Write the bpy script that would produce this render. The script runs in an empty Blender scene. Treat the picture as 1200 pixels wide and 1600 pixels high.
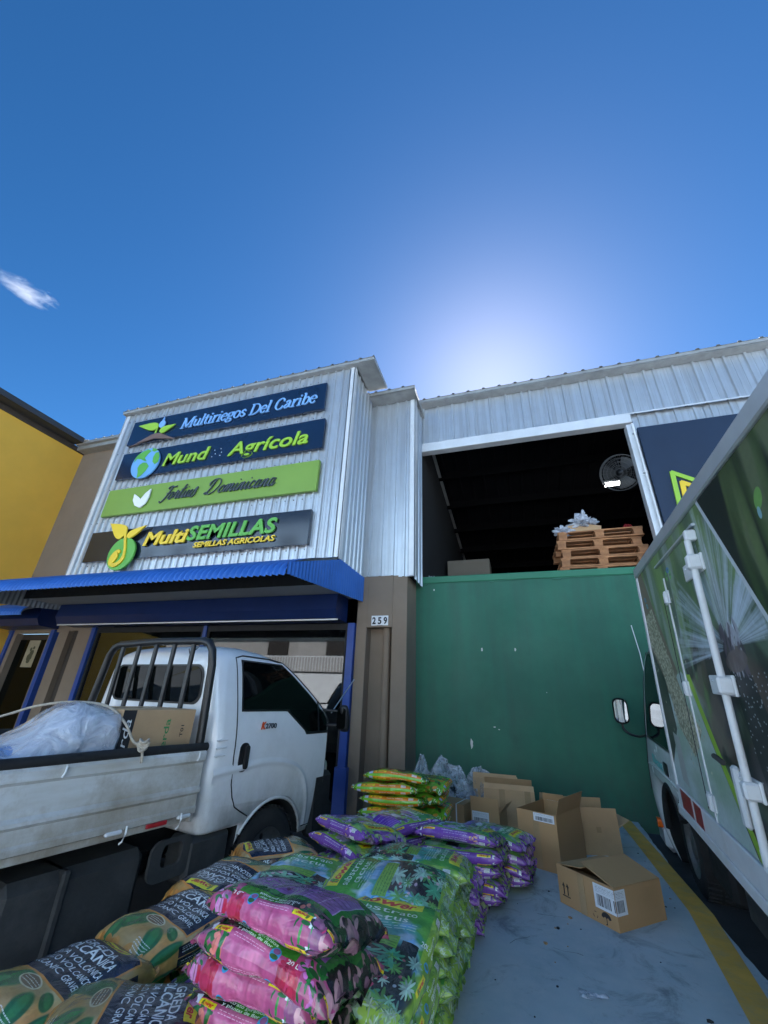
import bpy, bmesh, math, random
import numpy as np
from mathutils import Vector, Matrix, noise
S = bpy.context.scene
C = S.collection
PI = math.pi
R = math.radians
rnd = random.Random(7)

# ------------------------------------------------------------ camera, sky, sun, exposure
CAM_H = 1.45
cd = bpy.data.cameras.new('camera')
cam = bpy.data.objects.new('camera', cd)
C.objects.link(cam)
S.camera = cam
cd.sensor_fit = 'VERTICAL'
cd.sensor_height = 36.0
cd.lens = 13.95
cd.clip_start = 0.05
cd.clip_end = 6000
RX = Vector((0.9521649, 0.3033508, 0.0368815))
DN = Vector((-0.0971785, 0.4150094, -0.9046124))
FW = Vector((-0.2897211, 0.8577561, 0.4246366))
m = Matrix((RX, -DN, -FW)).transposed().to_4x4()
m.translation = Vector((0, 0, CAM_H))
cam.matrix_world = m

SUN_EL, SUN_AZ = R(42.2), 0.0          # the sun stands straight behind the facade (+Y)
w = bpy.data.worlds.new("World")
S.world = w
w.use_nodes = True
nt = w.node_tree
bg = nt.nodes['Background']
sky = nt.nodes.new('ShaderNodeTexSky')
sky.sky_type = 'NISHITA'
sky.sun_disc = False
sky.sun_elevation = SUN_EL
sky.sun_rotation = SUN_AZ
sky.air_density = 0.75
sky.dust_density = 0.27
sky.ozone_density = 1.4
sky.altitude = 600
hs = nt.nodes.new('ShaderNodeHueSaturation')
hs.inputs['Saturation'].default_value = 1.29
hs.inputs['Hue'].default_value = 0.495
nt.links.new(sky.outputs[0], hs.inputs['Color'])
gm = nt.nodes.new('ShaderNodeGamma')
gm.inputs[1].default_value = 1.15
nt.links.new(hs.outputs[0], gm.inputs[0])
nt.links.new(gm.outputs[0], bg.inputs[0])
bg.inputs[1].default_value = 0.052
sl = bpy.data.lights.new('sun', 'SUN')
sl.energy = 5.0
sl.angle = R(0.53)
sl.color = (1.0, 0.965, 0.92)
so = bpy.data.objects.new('sun', sl)
C.objects.link(so)
so.rotation_euler = Vector((0, math.cos(SUN_EL), math.sin(SUN_EL))).to_track_quat('Z', 'Y').to_euler()
S.view_settings.view_transform = 'Standard'
S.view_settings.look = 'None'
S.view_settings.gamma = 1
S.view_settings.use_curve_mapping = False
S.view_settings.exposure = 1.75
S.render.engine = 'CYCLES'
S.cycles.max_bounces = 8
S.cycles.diffuse_bounces = 4
S.cycles.glossy_bounces = 4
S.cycles.transparent_max_bounces = 12
S.cycles.use_denoising = True

# ------------------------------------------------------------ helpers
def tag(o, label=None, cat=None, group=None, kind=None):
    if label: o['label'] = label
    if cat: o['category'] = cat
    if group: o['group'] = group
    if kind: o['kind'] = kind
    return o

def empty(name, loc=(0, 0, 0), rz=0.0, label=None, cat=None, group=None):
    o = bpy.data.objects.new(name, None)
    C.objects.link(o)
    o.location = loc
    o.rotation_euler = (0, 0, rz)
    o.empty_display_size = 0.1
    return tag(o, label, cat, group)

class G:
    """collects polygons; build() links them as one mesh object"""
    def __init__(s):
        s.v = []; s.f = []; s.mi = []; s.sm = []; s.uv = []
        s.T = None
    def add(s, vs, fs, mi=0, smooth=False, uvs=None):
        b = len(s.v)
        for p in vs:
            p = Vector(p)
            s.v.append(s.T @ p if s.T else p)
        for k, f in enumerate(fs):
            s.f.append([b + i for i in f]); s.mi.append(mi); s.sm.append(smooth)
            s.uv.append([uvs[i] for i in f] if uvs else None)
        return s
    def box(s, x0, x1, y0, y1, z0, z1, mi=0, bev=0.0):
        if bev > 0:
            b = min(bev, (x1-x0)/2.01, (y1-y0)/2.01, (z1-z0)/2.01)
            vs = []; idx = {}
            for sx in (0, 1):
                for sy in (0, 1):
                    for sz in (0, 1):
                        cx, cy, cz = (x0, x1)[sx], (y0, y1)[sy], (z0, z1)[sz]
                        dx, dy, dz = b*(1-2*sx), b*(1-2*sy), b*(1-2*sz)
                        for a, p in enumerate(((cx, cy+dy, cz+dz), (cx+dx, cy, cz+dz), (cx+dx, cy+dy, cz))):
                            idx[(sx, sy, sz, a)] = len(vs); vs.append(p)
            fs = []
            I = idx
            for q in (0, 1):
                fs.append([I[(q, 0, 0, 0)], I[(q, 1, 0, 0)], I[(q, 1, 1, 0)], I[(q, 0, 1, 0)]][::(1 if q else -1)])
                fs.append([I[(0, q, 0, 1)], I[(1, q, 0, 1)], I[(1, q, 1, 1)], I[(0, q, 1, 1)]][::(-1 if q else 1)])
                fs.append([I[(0, 0, q, 2)], I[(1, 0, q, 2)], I[(1, 1, q, 2)], I[(0, 1, q, 2)]][::(1 if q else -1)])
            for q in (0, 1):
                for r_ in (0, 1):
                    fs.append([I[(q, r_, 0, 0)], I[(q, r_, 1, 0)], I[(q, r_, 1, 1)], I[(q, r_, 0, 1)]])
                    fs.append([I[(q, 0, r_, 0)], I[(q, 1, r_, 0)], I[(q, 1, r_, 2)], I[(q, 0, r_, 2)]])
                    fs.append([I[(0, q, r_, 1)], I[(1, q, r_, 1)], I[(1, q, r_, 2)], I[(0, q, r_, 2)]])
                    for t in (0, 1):
                        fs.append([I[(q, r_, t, 0)], I[(q, r_, t, 1)], I[(q, r_, t, 2)]])
            return s.add(vs, fs, mi)
        vs = [(x, y, z) for z in (z0, z1) for y in (y0, y1) for x in (x0, x1)]
        fs = [(0, 2, 3, 1), (4, 5, 7, 6), (0, 1, 5, 4), (2, 6, 7, 3), (0, 4, 6, 2), (1, 3, 7, 5)]
        return s.add(vs, fs, mi)
    def prism(s, poly, o, a, b, n, d, mi=0, smooth=False):
        """polygon (2D) in plane o + x*a + y*b, extruded along n by d"""
        o, a, b, n = Vector(o), Vector(a), Vector(b), Vector(n)
        N = len(poly)
        vs = [o + a*p[0] + b*p[1] for p in poly] + [o + a*p[0] + b*p[1] + n*d for p in poly]
        s.add(vs, [list(range(N))[::-1], list(range(N, 2*N))], mi)
        s.add(vs, [(i, (i+1) % N, N+(i+1) % N, N+i) for i in range(N)], mi, smooth)
        return s
    def tube(s, pts, r, n=8, mi=0, cap=True, smooth=True):
        pts = [Vector(p) for p in pts]
        rr = r if isinstance(r, (list, tuple)) else [r]*len(pts)
        vs = []
        up = Vector((0.13, 0.21, 1)).normalized()
        for i, p in enumerate(pts):
            t = (pts[min(i+1, len(pts)-1)] - pts[max(i-1, 0)])
            t = t.normalized() if t.length > 1e-9 else Vector((0, 0, 1))
            a = t.cross(up)
            if a.length < 0.1: a = t.cross(Vector((1, 0, 0)))
            a.normalize(); b = a.cross(t)
            for k in range(n):
                q = 2*PI*k/n
                vs.append(p + (a*math.cos(q) + b*math.sin(q))*rr[i])
        fs = [(i*n+k, (i+1)*n+k, (i+1)*n+(k+1) % n, i*n+(k+1) % n) for i in range(len(pts)-1) for k in range(n)]
        s.add(vs, fs, mi, smooth)
        if cap:
            s.add(vs[:n], [list(range(n))], mi); s.add(vs[-n:], [list(range(n))[::-1]], mi)
        return s
    def lathe(s, prof, c, axis=(0, 0, 1), n=32, mi=0, smooth=True):
        """prof = [(radius, height)], about the axis through c"""
        c = Vector(c); ax = Vector(axis).normalized()
        a = ax.orthogonal().normalized(); b = ax.cross(a)
        vs = [c + ax*h + (a*math.cos(2*PI*k/n) + b*math.sin(2*PI*k/n))*r_ for r_, h in prof for k in range(n)]
        fs = [(i*n+k, i*n+(k+1) % n, (i+1)*n+(k+1) % n, (i+1)*n+k) for i in range(len(prof)-1) for k in range(n)]
        return s.add(vs, fs, mi, smooth)
    def grid(s, fn, nu, nv, mi=0, smooth=True, uv=None, wrap=False):
        vs = [fn(i/nu, j/nv) for j in range(nv+1) for i in range(nu+1)]
        uvs = [uv(i/nu, j/nv) for j in range(nv+1) for i in range(nu+1)] if uv else None
        W = nu+1
        fs = [(j*W+i, j*W+i+1, (j+1)*W+i+1, (j+1)*W+i) for j in range(nv) for i in range(nu)]
        return s.add(vs, fs, mi, smooth, uvs)
    def mesh(s, name, mats, weld=False):
        me = bpy.data.meshes.new(name)
        me.from_pydata([tuple(p) for p in s.v], [], s.f)
        for mt in (mats if isinstance(mats, (list, tuple)) else [mats]): me.materials.append(mt)
        me.polygons.foreach_set('material_index', s.mi)
        me.polygons.foreach_set('use_smooth', s.sm)
        if any(u for u in s.uv):
            ul = me.uv_layers.new(name='UVMap'); flat = []
            for f, u in zip(s.f, s.uv):
                for k in range(len(f)): flat.extend(u[k] if u else (0, 0))
            ul.data.foreach_set('uv', flat)
        me.update()
        if weld:
            bm = bmesh.new(); bm.from_mesh(me)
            bmesh.ops.remove_doubles(bm, verts=bm.verts, dist=1e-5)
            bmesh.ops.recalc_face_normals(bm, faces=bm.faces)
            bm.to_mesh(me); bm.free()
        return me
    def build(s, name, mats, parent=None, weld=False):
        o = bpy.data.objects.new(name, s.mesh(name, mats, weld))
        C.objects.link(o)
        if parent: o.parent = parent
        return o

def inst(name, me, parent=None, loc=(0, 0, 0), rot=(0, 0, 0)):
    o = bpy.data.objects.new(name, me); C.objects.link(o)
    if parent: o.parent = parent
    o.location = loc; o.rotation_euler = rot
    return o

# ------------------------------------------------------------ materials
def mat(name, col, rough=0.6, metal=0.0, var=0.0, vscale=3.0, bump=0.0, bscale=40.0, dirt=None, dscale=2.0, damt=0.5,
        coat=0.0, spec=0.5, streak=None, strk=0.0, alpha=1.0, low=None):
    m = bpy.data.materials.new(name); m.use_nodes = True
    n = m.node_tree.nodes; L = m.node_tree.links
    b = n['Principled BSDF']
    b.inputs['Roughness'].default_value = rough
    b.inputs['Metallic'].default_value = metal
    b.inputs['Specular IOR Level'].default_value = spec
    b.inputs['Coat Weight'].default_value = coat
    b.inputs['Coat Roughness'].default_value = 0.08
    b.inputs['Alpha'].default_value = alpha
    tc = n.new('ShaderNodeTexCoord')
    src = None
    c4 = (*col, 1)
    b.inputs['Base Color'].default_value = c4
    def mixc(fac, A, B):
        x = n.new('ShaderNodeMix'); x.data_type = 'RGBA'
        L.new(fac, x.inputs[0])
        for k, q in ((6, A), (7, B)):
            if isinstance(q, tuple): x.inputs[k].default_value = q
            else: L.new(q, x.inputs[k])
        return x.outputs[2]
    def noise_(scale, det=5, mapping=None, rgh=0.6):
        t = n.new('ShaderNodeTexNoise'); t.inputs['Scale'].default_value = scale
        t.inputs['Detail'].default_value = det; t.inputs['Roughness'].default_value = rgh
        if mapping:
            mp = n.new('ShaderNodeMapping'); mp.inputs['Scale'].default_value = mapping
            L.new(tc.outputs['Object'], mp.inputs[0]); L.new(mp.outputs[0], t.inputs['Vector'])
        else: L.new(tc.outputs['Object'], t.inputs['Vector'])
        return t.outputs['Fac']
    def ramp(x, a, b_):
        r_ = n.new('ShaderNodeMapRange'); r_.inputs[1].default_value = a; r_.inputs[2].default_value = b_
        L.new(x, r_.inputs[0]); return r_.outputs[0]
    cur = c4
    if var > 0:
        lo = tuple(max(0, c*(1-var)) for c in col) + (1,); hi = tuple(min(1, c*(1+var)) for c in col) + (1,)
        cur = mixc(ramp(noise_(vscale), 0.3, 0.7), lo, hi)
    if streak:
        cur = mixc(ramp(noise_(1.0, 4, strk or (14, 14, 0.6)), 0.42, 0.72), cur, (*streak, 1))
    if dirt:
        f = ramp(noise_(dscale, 8, None, 0.72), 0.45, 0.45+0.45/max(damt, 0.05)*0.5)
        cur = mixc(f, cur, (*dirt, 1))
    if low:      # road splash: dirt thickens towards the ground
        sx = n.new('ShaderNodeSeparateXYZ'); L.new(tc.outputs['Object'], sx.inputs[0])
        f1 = ramp(sx.outputs[2], low[0], low[1])
        mu = n.new('ShaderNodeMath'); mu.operation = 'MULTIPLY'; L.new(f1, mu.inputs[0]); L.new(ramp(noise_(7, 9, (1, 1, .6), .75), .30, .72), mu.inputs[1])
        cur = mixc(mu.outputs[0], cur, (*low[2], 1))
    if not isinstance(cur, tuple): L.new(cur, b.inputs['Base Color'])
    if bump > 0:
        bp = n.new('ShaderNodeBump'); bp.inputs['Strength'].default_value = bump; bp.inputs['Distance'].default_value = 0.01
        L.new(noise_(bscale, 4), bp.inputs['Height']); L.new(bp.outputs[0], b.inputs['Normal'])
    if rough > 0.15 and rough < 0.9:
        rr = n.new('ShaderNodeMapRange'); rr.inputs[3].default_value = rough*0.8; rr.inputs[4].default_value = min(1, rough*1.25)
        L.new(noise_(vscale*2.3), rr.inputs[0]); L.new(rr.outputs[0], b.inputs['Roughness'])
    return m

def emis(name, col, st):
    m = bpy.data.materials.new(name); m.use_nodes = True
    b = m.node_tree.nodes['Principled BSDF']
    b.inputs['Emission Color'].default_value = (*col, 1); b.inputs['Emission Strength'].default_value = st
    return m

def glass(name, tint, op, ior=1.6, rough=0.02):
    """a pane: mirror reflection by angle over a tinted, partly see-through body"""
    m = bpy.data.materials.new(name); m.use_nodes = True
    n = m.node_tree.nodes; L = m.node_tree.links
    n.remove(n['Principled BSDF'])
    fr = n.new('ShaderNodeFresnel'); fr.inputs[0].default_value = ior
    gl = n.new('ShaderNodeBsdfGlossy'); gl.inputs['Roughness'].default_value = rough
    tr = n.new('ShaderNodeBsdfTransparent'); tr.inputs[0].default_value = (*tint, 1)
    df = n.new('ShaderNodeBsdfDiffuse'); df.inputs[0].default_value = (*[t*0.05 for t in tint], 1)
    m1 = n.new('ShaderNodeMixShader'); m1.inputs[0].default_value = op
    m2 = n.new('ShaderNodeMixShader')
    L.new(tr.outputs[0], m1.inputs[1]); L.new(df.outputs[0], m1.inputs[2])
    L.new(fr.outputs[0], m2.inputs[0]); L.new(m1.outputs[0], m2.inputs[1]); L.new(gl.outputs[0], m2.inputs[2])
    L.new(m2.outputs[0], n['Material Output'].inputs[0])
    return m

M = {}
M['galv'] = mat('galvanised_sheet', (0.57, 0.60, 0.63), 0.36, 0.62, 0.05, 4, 0.02, 12, streak=(0.44, 0.45, 0.46), strk=(16, 16, 0.35), dirt=(0.46, 0.455, 0.44), dscale=1.3, damt=0.35)
M['galv_roof'] = mat('weathered_roof_sheet', (0.36, 0.36, 0.35), 0.55, 0.4, 0.15, 6, 0.05, 30)
M['trim'] = mat('pale_metal_trim', (0.70, 0.71, 0.72), 0.45, 0.3, 0.08, 4)
M['yellow'] = mat('yellow_render', (0.86, 0.47, 0.06), 0.85, 0, 0.06, 1.2, 0.10, 60)
M['brown'] = mat('brown_render', (0.235, 0.175, 0.125), 0.8, 0, 0.08, 1.5, 0.12, 70, dirt=(0.27, 0.21, 0.16), dscale=1.1, damt=0.4, low=(1.0, .1, (.12, .10, .085)))
M['dkbrown'] = mat('dark_brown_paint', (0.055, 0.040, 0.030), 0.75, 0, 0.1, 2, 0.1, 60)
M['green'] = mat('green_wall_paint', (0.016, 0.130, 0.078), 0.62, 0, 0.10, 0.9, 0.12, 55, dirt=(0.030, 0.17, 0.095), dscale=0.8, damt=0.5, low=(.95, .1, (.05, .075, .06)), streak=(0.022, 0.105, 0.066), strk=(5, 5, .35))
M['chip'] = mat('bare_plaster', (0.62, 0.62, 0.58), 0.9)
M['crack'] = mat('dark_crack', (0.012, 0.06, 0.035), 0.9)
M['blue'] = mat('blue_paint', (0.016, 0.06, 0.28), 0.4, 0, 0.12, 3, 0.03, 40)
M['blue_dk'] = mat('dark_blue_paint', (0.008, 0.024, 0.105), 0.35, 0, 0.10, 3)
M['awn'] = mat('blue_awning_sheet', (0.04, 0.16, 0.52), 0.45, 0.15, 0.10, 2.5)
M['awn_in'] = mat('awning_underside', (0.34, 0.36, 0.38), 0.5, 0.3, 0.1, 3)
M['soffit'] = mat('soffit_paint', (0.42, 0.43, 0.44), 0.8, 0, 0.06, 2)
M['navy'] = mat('navy_sign_face', (0.008, 0.022, 0.055), 0.22, 0, 0.08, 1.5, coat=0.3)
M['black_sign'] = mat('black_sign_face', (0.010, 0.014, 0.024), 0.15, 0, 0.08, 1.5, coat=0.4)
M['sgreen'] = mat('sign_green_face', (0.20, 0.34, 0.055), 0.4, 0, 0.05, 1.5)
M['lgreen'] = mat('letter_green', (0.33, 0.58, 0.05), 0.35)
M['dgreen'] = mat('letter_dark_green', (0.12, 0.42, 0.06), 0.35)
M['lblue'] = mat('letter_blue', (0.22, 0.44, 0.78), 0.35)
M['lyel'] = mat('letter_yellow', (0.88, 0.60, 0.03), 0.35)
M['lwhite'] = mat('letter_white', (0.82, 0.83, 0.82), 0.4)
M['lgrey'] = mat('letter_slate', (0.06, 0.075, 0.085), 0.4)
M['lbrown'] = mat('letter_brown', (0.16, 0.10, 0.08), 0.5)
M['asphalt'] = mat('asphalt', (0.055, 0.055, 0.058), 0.9, 0, 0.25, 2, 0.4, 120, dirt=(0.03, 0.03, 0.03), dscale=0.8)
M['street'] = mat('pale_concrete_street', (0.42, 0.475, 0.52), 0.9, 0, 0.15, 1, 0.3, 60)
M['interior'] = mat('interior_shade_black', (0.010, 0.010, 0.011), 0.98, 0, 0.2, 2)  # near-black colour stands in for the shade indoors
M['black'] = mat('black_plastic', (0.012, 0.012, 0.013), 0.4, 0, 0.2, 6)
M['blackmat'] = mat('matt_black', (0.014, 0.014, 0.015), 0.75, 0, 0.3, 8, 0.1, 60)
M['dustblack'] = mat('dusty_black', (0.045, 0.047, 0.048), 0.7, 0, 0.3, 4, 0.15, 50, dirt=(0.13, 0.125, 0.115), dscale=2.2, damt=0.5)
M['tyre'] = mat('tyre_rubber', (0.022, 0.022, 0.023), 0.85, 0, 0.2, 9, 0.2, 80, dirt=(0.05, 0.047, 0.042), dscale=5)
M['rim'] = mat('steel_rim', (0.20, 0.20, 0.20), 0.5, 0.5, 0.2, 8, dirt=(0.07, 0.065, 0.06), dscale=9, damt=0.5)
M['white'] = mat('white_vehicle_paint', (0.78, 0.79, 0.80), 0.22, 0, 0.03, 2, coat=0.5, dirt=(0.60, 0.61, 0.61), dscale=2.6, damt=0.4, low=(1.0, .5, (.36, .34, .30)))
M['white_b'] = mat('white_cab_paint', (0.78, 0.79, 0.80), 0.25, 0, 0.03, 2, coat=0.4, dirt=(0.60, 0.61, 0.61), dscale=2.6, damt=0.4)
M['white2'] = mat('white_painted_steel', (0.74, 0.75, 0.76), 0.45, 0, 0.05, 4, 0.03, 50, dirt=(0.45, 0.42, 0.38), dscale=6, damt=0.25)
M['bed'] = mat('dirty_white_bed', (0.66, 0.67, 0.66), 0.45, 0, 0.06, 3, 0.05, 50, dirt=(0.34, 0.29, 0.22), dscale=2.4, damt=0.95, streak=(0.46, 0.42, 0.35), strk=(1.2, 1.2, 6), low=(.96, .72, (.30, .26, .20)))
M['darkglass'] = glass('tinted_glass', (0.05, 0.07, 0.07), 0.9, 1.28)
M['shopglass'] = glass('shop_window_glass', (0.35, 0.36, 0.36), 0.25, 2.0)
M['mirror'] = mat('mirror_glass', (0.85, 0.86, 0.88), 0.02, 1.0)
M['chrome'] = mat('bright_metal', (0.72, 0.73, 0.74), 0.3, 0.9, 0.1, 10)
M['orange'] = mat('orange_lens', (0.75, 0.13, 0.01), 0.2, coat=0.5)
M['red'] = mat('red_reflector', (0.42, 0.012, 0.02), 0.3, coat=0.3, var=0.15, vscale=30)
M['card'] = mat('cardboard', (0.44, 0.265, 0.125), 0.85, 0, 0.10, 3, 0.06, 90, dirt=(0.33, 0.19, 0.09), dscale=3, damt=0.4)
M['card2'] = mat('pale_cardboard', (0.52, 0.335, 0.18), 0.85, 0, 0.08, 3, 0.06, 90, dirt=(0.33, 0.225, 0.135), dscale=4, damt=0.3)
M['cardin'] = mat('cardboard_inside', (0.30, 0.20, 0.115), 0.9, 0, 0.08, 3)
M['tape'] = mat('packing_tape', (0.42, 0.28, 0.15), 0.18, 0, 0.08, 8, 0.3, 40, coat=0.5)
M['wood'] = mat('pallet_wood', (0.44, 0.20, 0.085), 0.8, 0, 0.25, 7, 0.2, 50, streak=(0.26, 0.12, 0.055), strk=(3, 20, 20))
M['rope'] = mat('rope_fibre', (0.46, 0.40, 0.32), 0.9, 0, 0.2, 60, 0.6, 150)
M['paper'] = mat('label_paper', (0.78, 0.79, 0.80), 0.6)
M['ink'] = mat('black_ink', (0.02, 0.02, 0.022), 0.7)
M['ink_g'] = mat('green_ink', (0.05, 0.25, 0.08), 0.7)
M['yline'] = mat('worn_yellow_paint', (0.66, 0.38, 0.07), 0.75, 0, 0.15, 5, 0.15, 90, dirt=(0.38, 0.32, 0.18), dscale=7, damt=0.55)

def film(name, col, op, rough=0.12, bump=0.8, bs=9):
    """crumpled clear film: bright creases over a mostly transparent sheet"""
    m = bpy.data.materials.new(name); m.use_nodes = True
    n = m.node_tree.nodes; L = m.node_tree.links
    b = n['Principled BSDF']
    b.inputs['Base Color'].default_value = (*col, 1); b.inputs['Roughness'].default_value = rough
    b.inputs['Specular IOR Level'].default_value = 1.0
    b.inputs['Coat Weight'].default_value = 1.0
    tc = n.new('ShaderNodeTexCoord')
    t = n.new('ShaderNodeTexNoise'); t.inputs['Scale'].default_value = bs; t.inputs['Detail'].default_value = 6
    t.inputs['Distortion'].default_value = 1.5
    L.new(tc.outputs['Object'], t.inputs['Vector'])
    bp = n.new('ShaderNodeBump'); bp.inputs['Strength'].default_value = bump; bp.inputs['Distance'].default_value = 0.03
    L.new(t.outputs['Fac'], bp.inputs['Height']); L.new(bp.outputs[0], b.inputs['Normal']); L.new(bp.outputs[0], b.inputs['Coat Normal'])
    mr = n.new('ShaderNodeMapRange'); mr.inputs[1].default_value = 0.35; mr.inputs[2].default_value = 0.7
    mr.inputs[3].default_value = op*0.55; mr.inputs[4].default_value = min(1, op*1.5)
    L.new(t.outputs['Fac'], mr.inputs[0]); L.new(mr.outputs[0], b.inputs['Alpha'])
    return m
M['film'] = film('clear_stretch_film', (0.66, 0.70, 0.78), 0.62, 0.08, 1.0, 7)
M['bagfilm'] = film('clear_plastic_bag', (0.56, 0.62, 0.68), 0.42)

# slab: bluish grey power-floated concrete with scuffs, stains and fine cracks
def slab_mat():
    m = bpy.data.materials.new('painted_concrete'); m.use_nodes = True
    n = m.node_tree.nodes; L = m.node_tree.links; b = n['Principled BSDF']
    tc = n.new('ShaderNodeTexCoord')
    def nz(sc, d=6, r=0.6, dist=0.0):
        t = n.new('ShaderNodeTexNoise'); t.inputs['Scale'].default_value = sc; t.inputs['Detail'].default_value = d
        t.inputs['Roughness'].default_value = r; t.inputs['Distortion'].default_value = dist
        L.new(tc.outputs['Object'], t.inputs['Vector']); return t.outputs['Fac']
    def rp(x, a, c, lo=0., hi=1.):
        q = n.new('ShaderNodeMapRange'); q.inputs[1].default_value = a; q.inputs[2].default_value = c
        q.inputs[3].default_value = lo; q.inputs[4].default_value = hi
        L.new(x, q.inputs[0]); return q.outputs[0]
    def mx(f, A, B):
        x = n.new('ShaderNodeMix'); x.data_type = 'RGBA'; L.new(f, x.inputs[0])
        for k, q in ((6, A), (7, B)):
            if isinstance(q, tuple): x.inputs[k].default_value = q
            else: L.new(q, x.inputs[k])
        return x.outputs[2]
    c = mx(rp(nz(1.3), 0.3, 0.7), (0.32, 0.395, 0.445, 1), (0.50, 0.59, 0.625, 1))
    c = mx(rp(nz(6, 9, 0.8), 0.45, 0.68, 0, 0.8), c, (0.50, 0.54, 0.56, 1))
    c = mx(rp(nz(3.1, 8, 0.78, 0.8), 0.53, 0.68, 0, 0.85), c, (0.17, 0.205, 0.235, 1))
    c = mx(rp(nz(22, 6, 0.8), 0.66, 0.74, 0, 0.8), c, (0.14, 0.15, 0.165, 1))
    L.new(c, b.inputs['Base Color'])
    L.new(rp(nz(4), 0.3, 0.7, 0.55, 0.8), b.inputs['Roughness'])
    bp = n.new('ShaderNodeBump'); bp.inputs['Strength'].default_value = 0.25; bp.inputs['Distance'].default_value = 0.004
    L.new(nz(60, 5, 0.7), bp.inputs['Height']); L.new(bp.outputs[0], b.inputs['Normal'])
    return m
M['slab'] = slab_mat()

# ------------------------------------------------------------ text as geometry and as pixels
_tc = {}
def text_mesh2d(s, bold=0.0, shear=0.0, spacing=1.0):
    """triangles of a string, size 1 (cap height about 0.7), as (verts[n,2], tris[m,3])"""
    k = (s, bold, shear, spacing)
    if k in _tc: return _tc[k]
    cu = bpy.data.curves.new('t', 'FONT'); cu.body = s; cu.size = 1.0; cu.offset = bold; cu.shear = shear
    cu.resolution_u = 3; cu.space_character = spacing
    o = bpy.data.objects.new('t', cu); C.objects.link(o)
    bpy.context.view_layer.update()
    me = o.evaluated_get(bpy.context.evaluated_depsgraph_get()).to_mesh()
    me.calc_loop_triangles()
    vs = np.array([v.co[:2] for v in me.vertices]) if len(me.vertices) else np.zeros((0, 2))
    ts = np.array([t.vertices[:] for t in me.loop_triangles]) if len(me.loop_triangles) else np.zeros((0, 3), int)
    o.to_mesh_clear(); bpy.data.objects.remove(o); bpy.data.curves.remove(cu)
    _tc[k] = (vs, ts)
    return _tc[k]

def lettering(s, x0, x1, z0, cap, y, d, material, parent, name='lettering', bold=0.0, shear=0.0, a=(1, 0, 0), b=(0, 0, 1), nrm=(0, -1, 0), org=(0, 0, 0), spacing=1.0):
    """raised letters fitted between x0 and x1 with the given cap height, proud of the plane by d"""
    cu = bpy.data.curves.new('t', 'FONT'); cu.body = s; cu.size = 1.0; cu.offset = bold; cu.shear = shear
    cu.resolution_u = 4; cu.extrude = 0.5; cu.space_character = spacing
    o = bpy.data.objects.new('t', cu); C.objects.link(o)
    bpy.context.view_layer.update()
    me = o.evaluated_get(bpy.context.evaluated_depsgraph_get()).to_mesh()
    vs = [v.co.copy() for v in me.vertices]; fs = [list(p.vertices) for p in me.polygons]
    o.to_mesh_clear(); bpy.data.objects.remove(o); bpy.data.curves.remove(cu)
    lo = min(v.x for v in vs); hi = max(v.x for v in vs)
    k = (x1-x0)/(hi-lo); kz = cap/0.729
    a, b, nrm, org = Vector(a), Vector(b), Vector(nrm), Vector(org)
    g = G()
    g.add([org + a*(x0+(v.x-lo)*k) + b*(z0+v.y*kz) + nrm*(y+(v.z+0.5)*d) for v in vs], fs)
    return g.build(name, material, parent)

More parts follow.
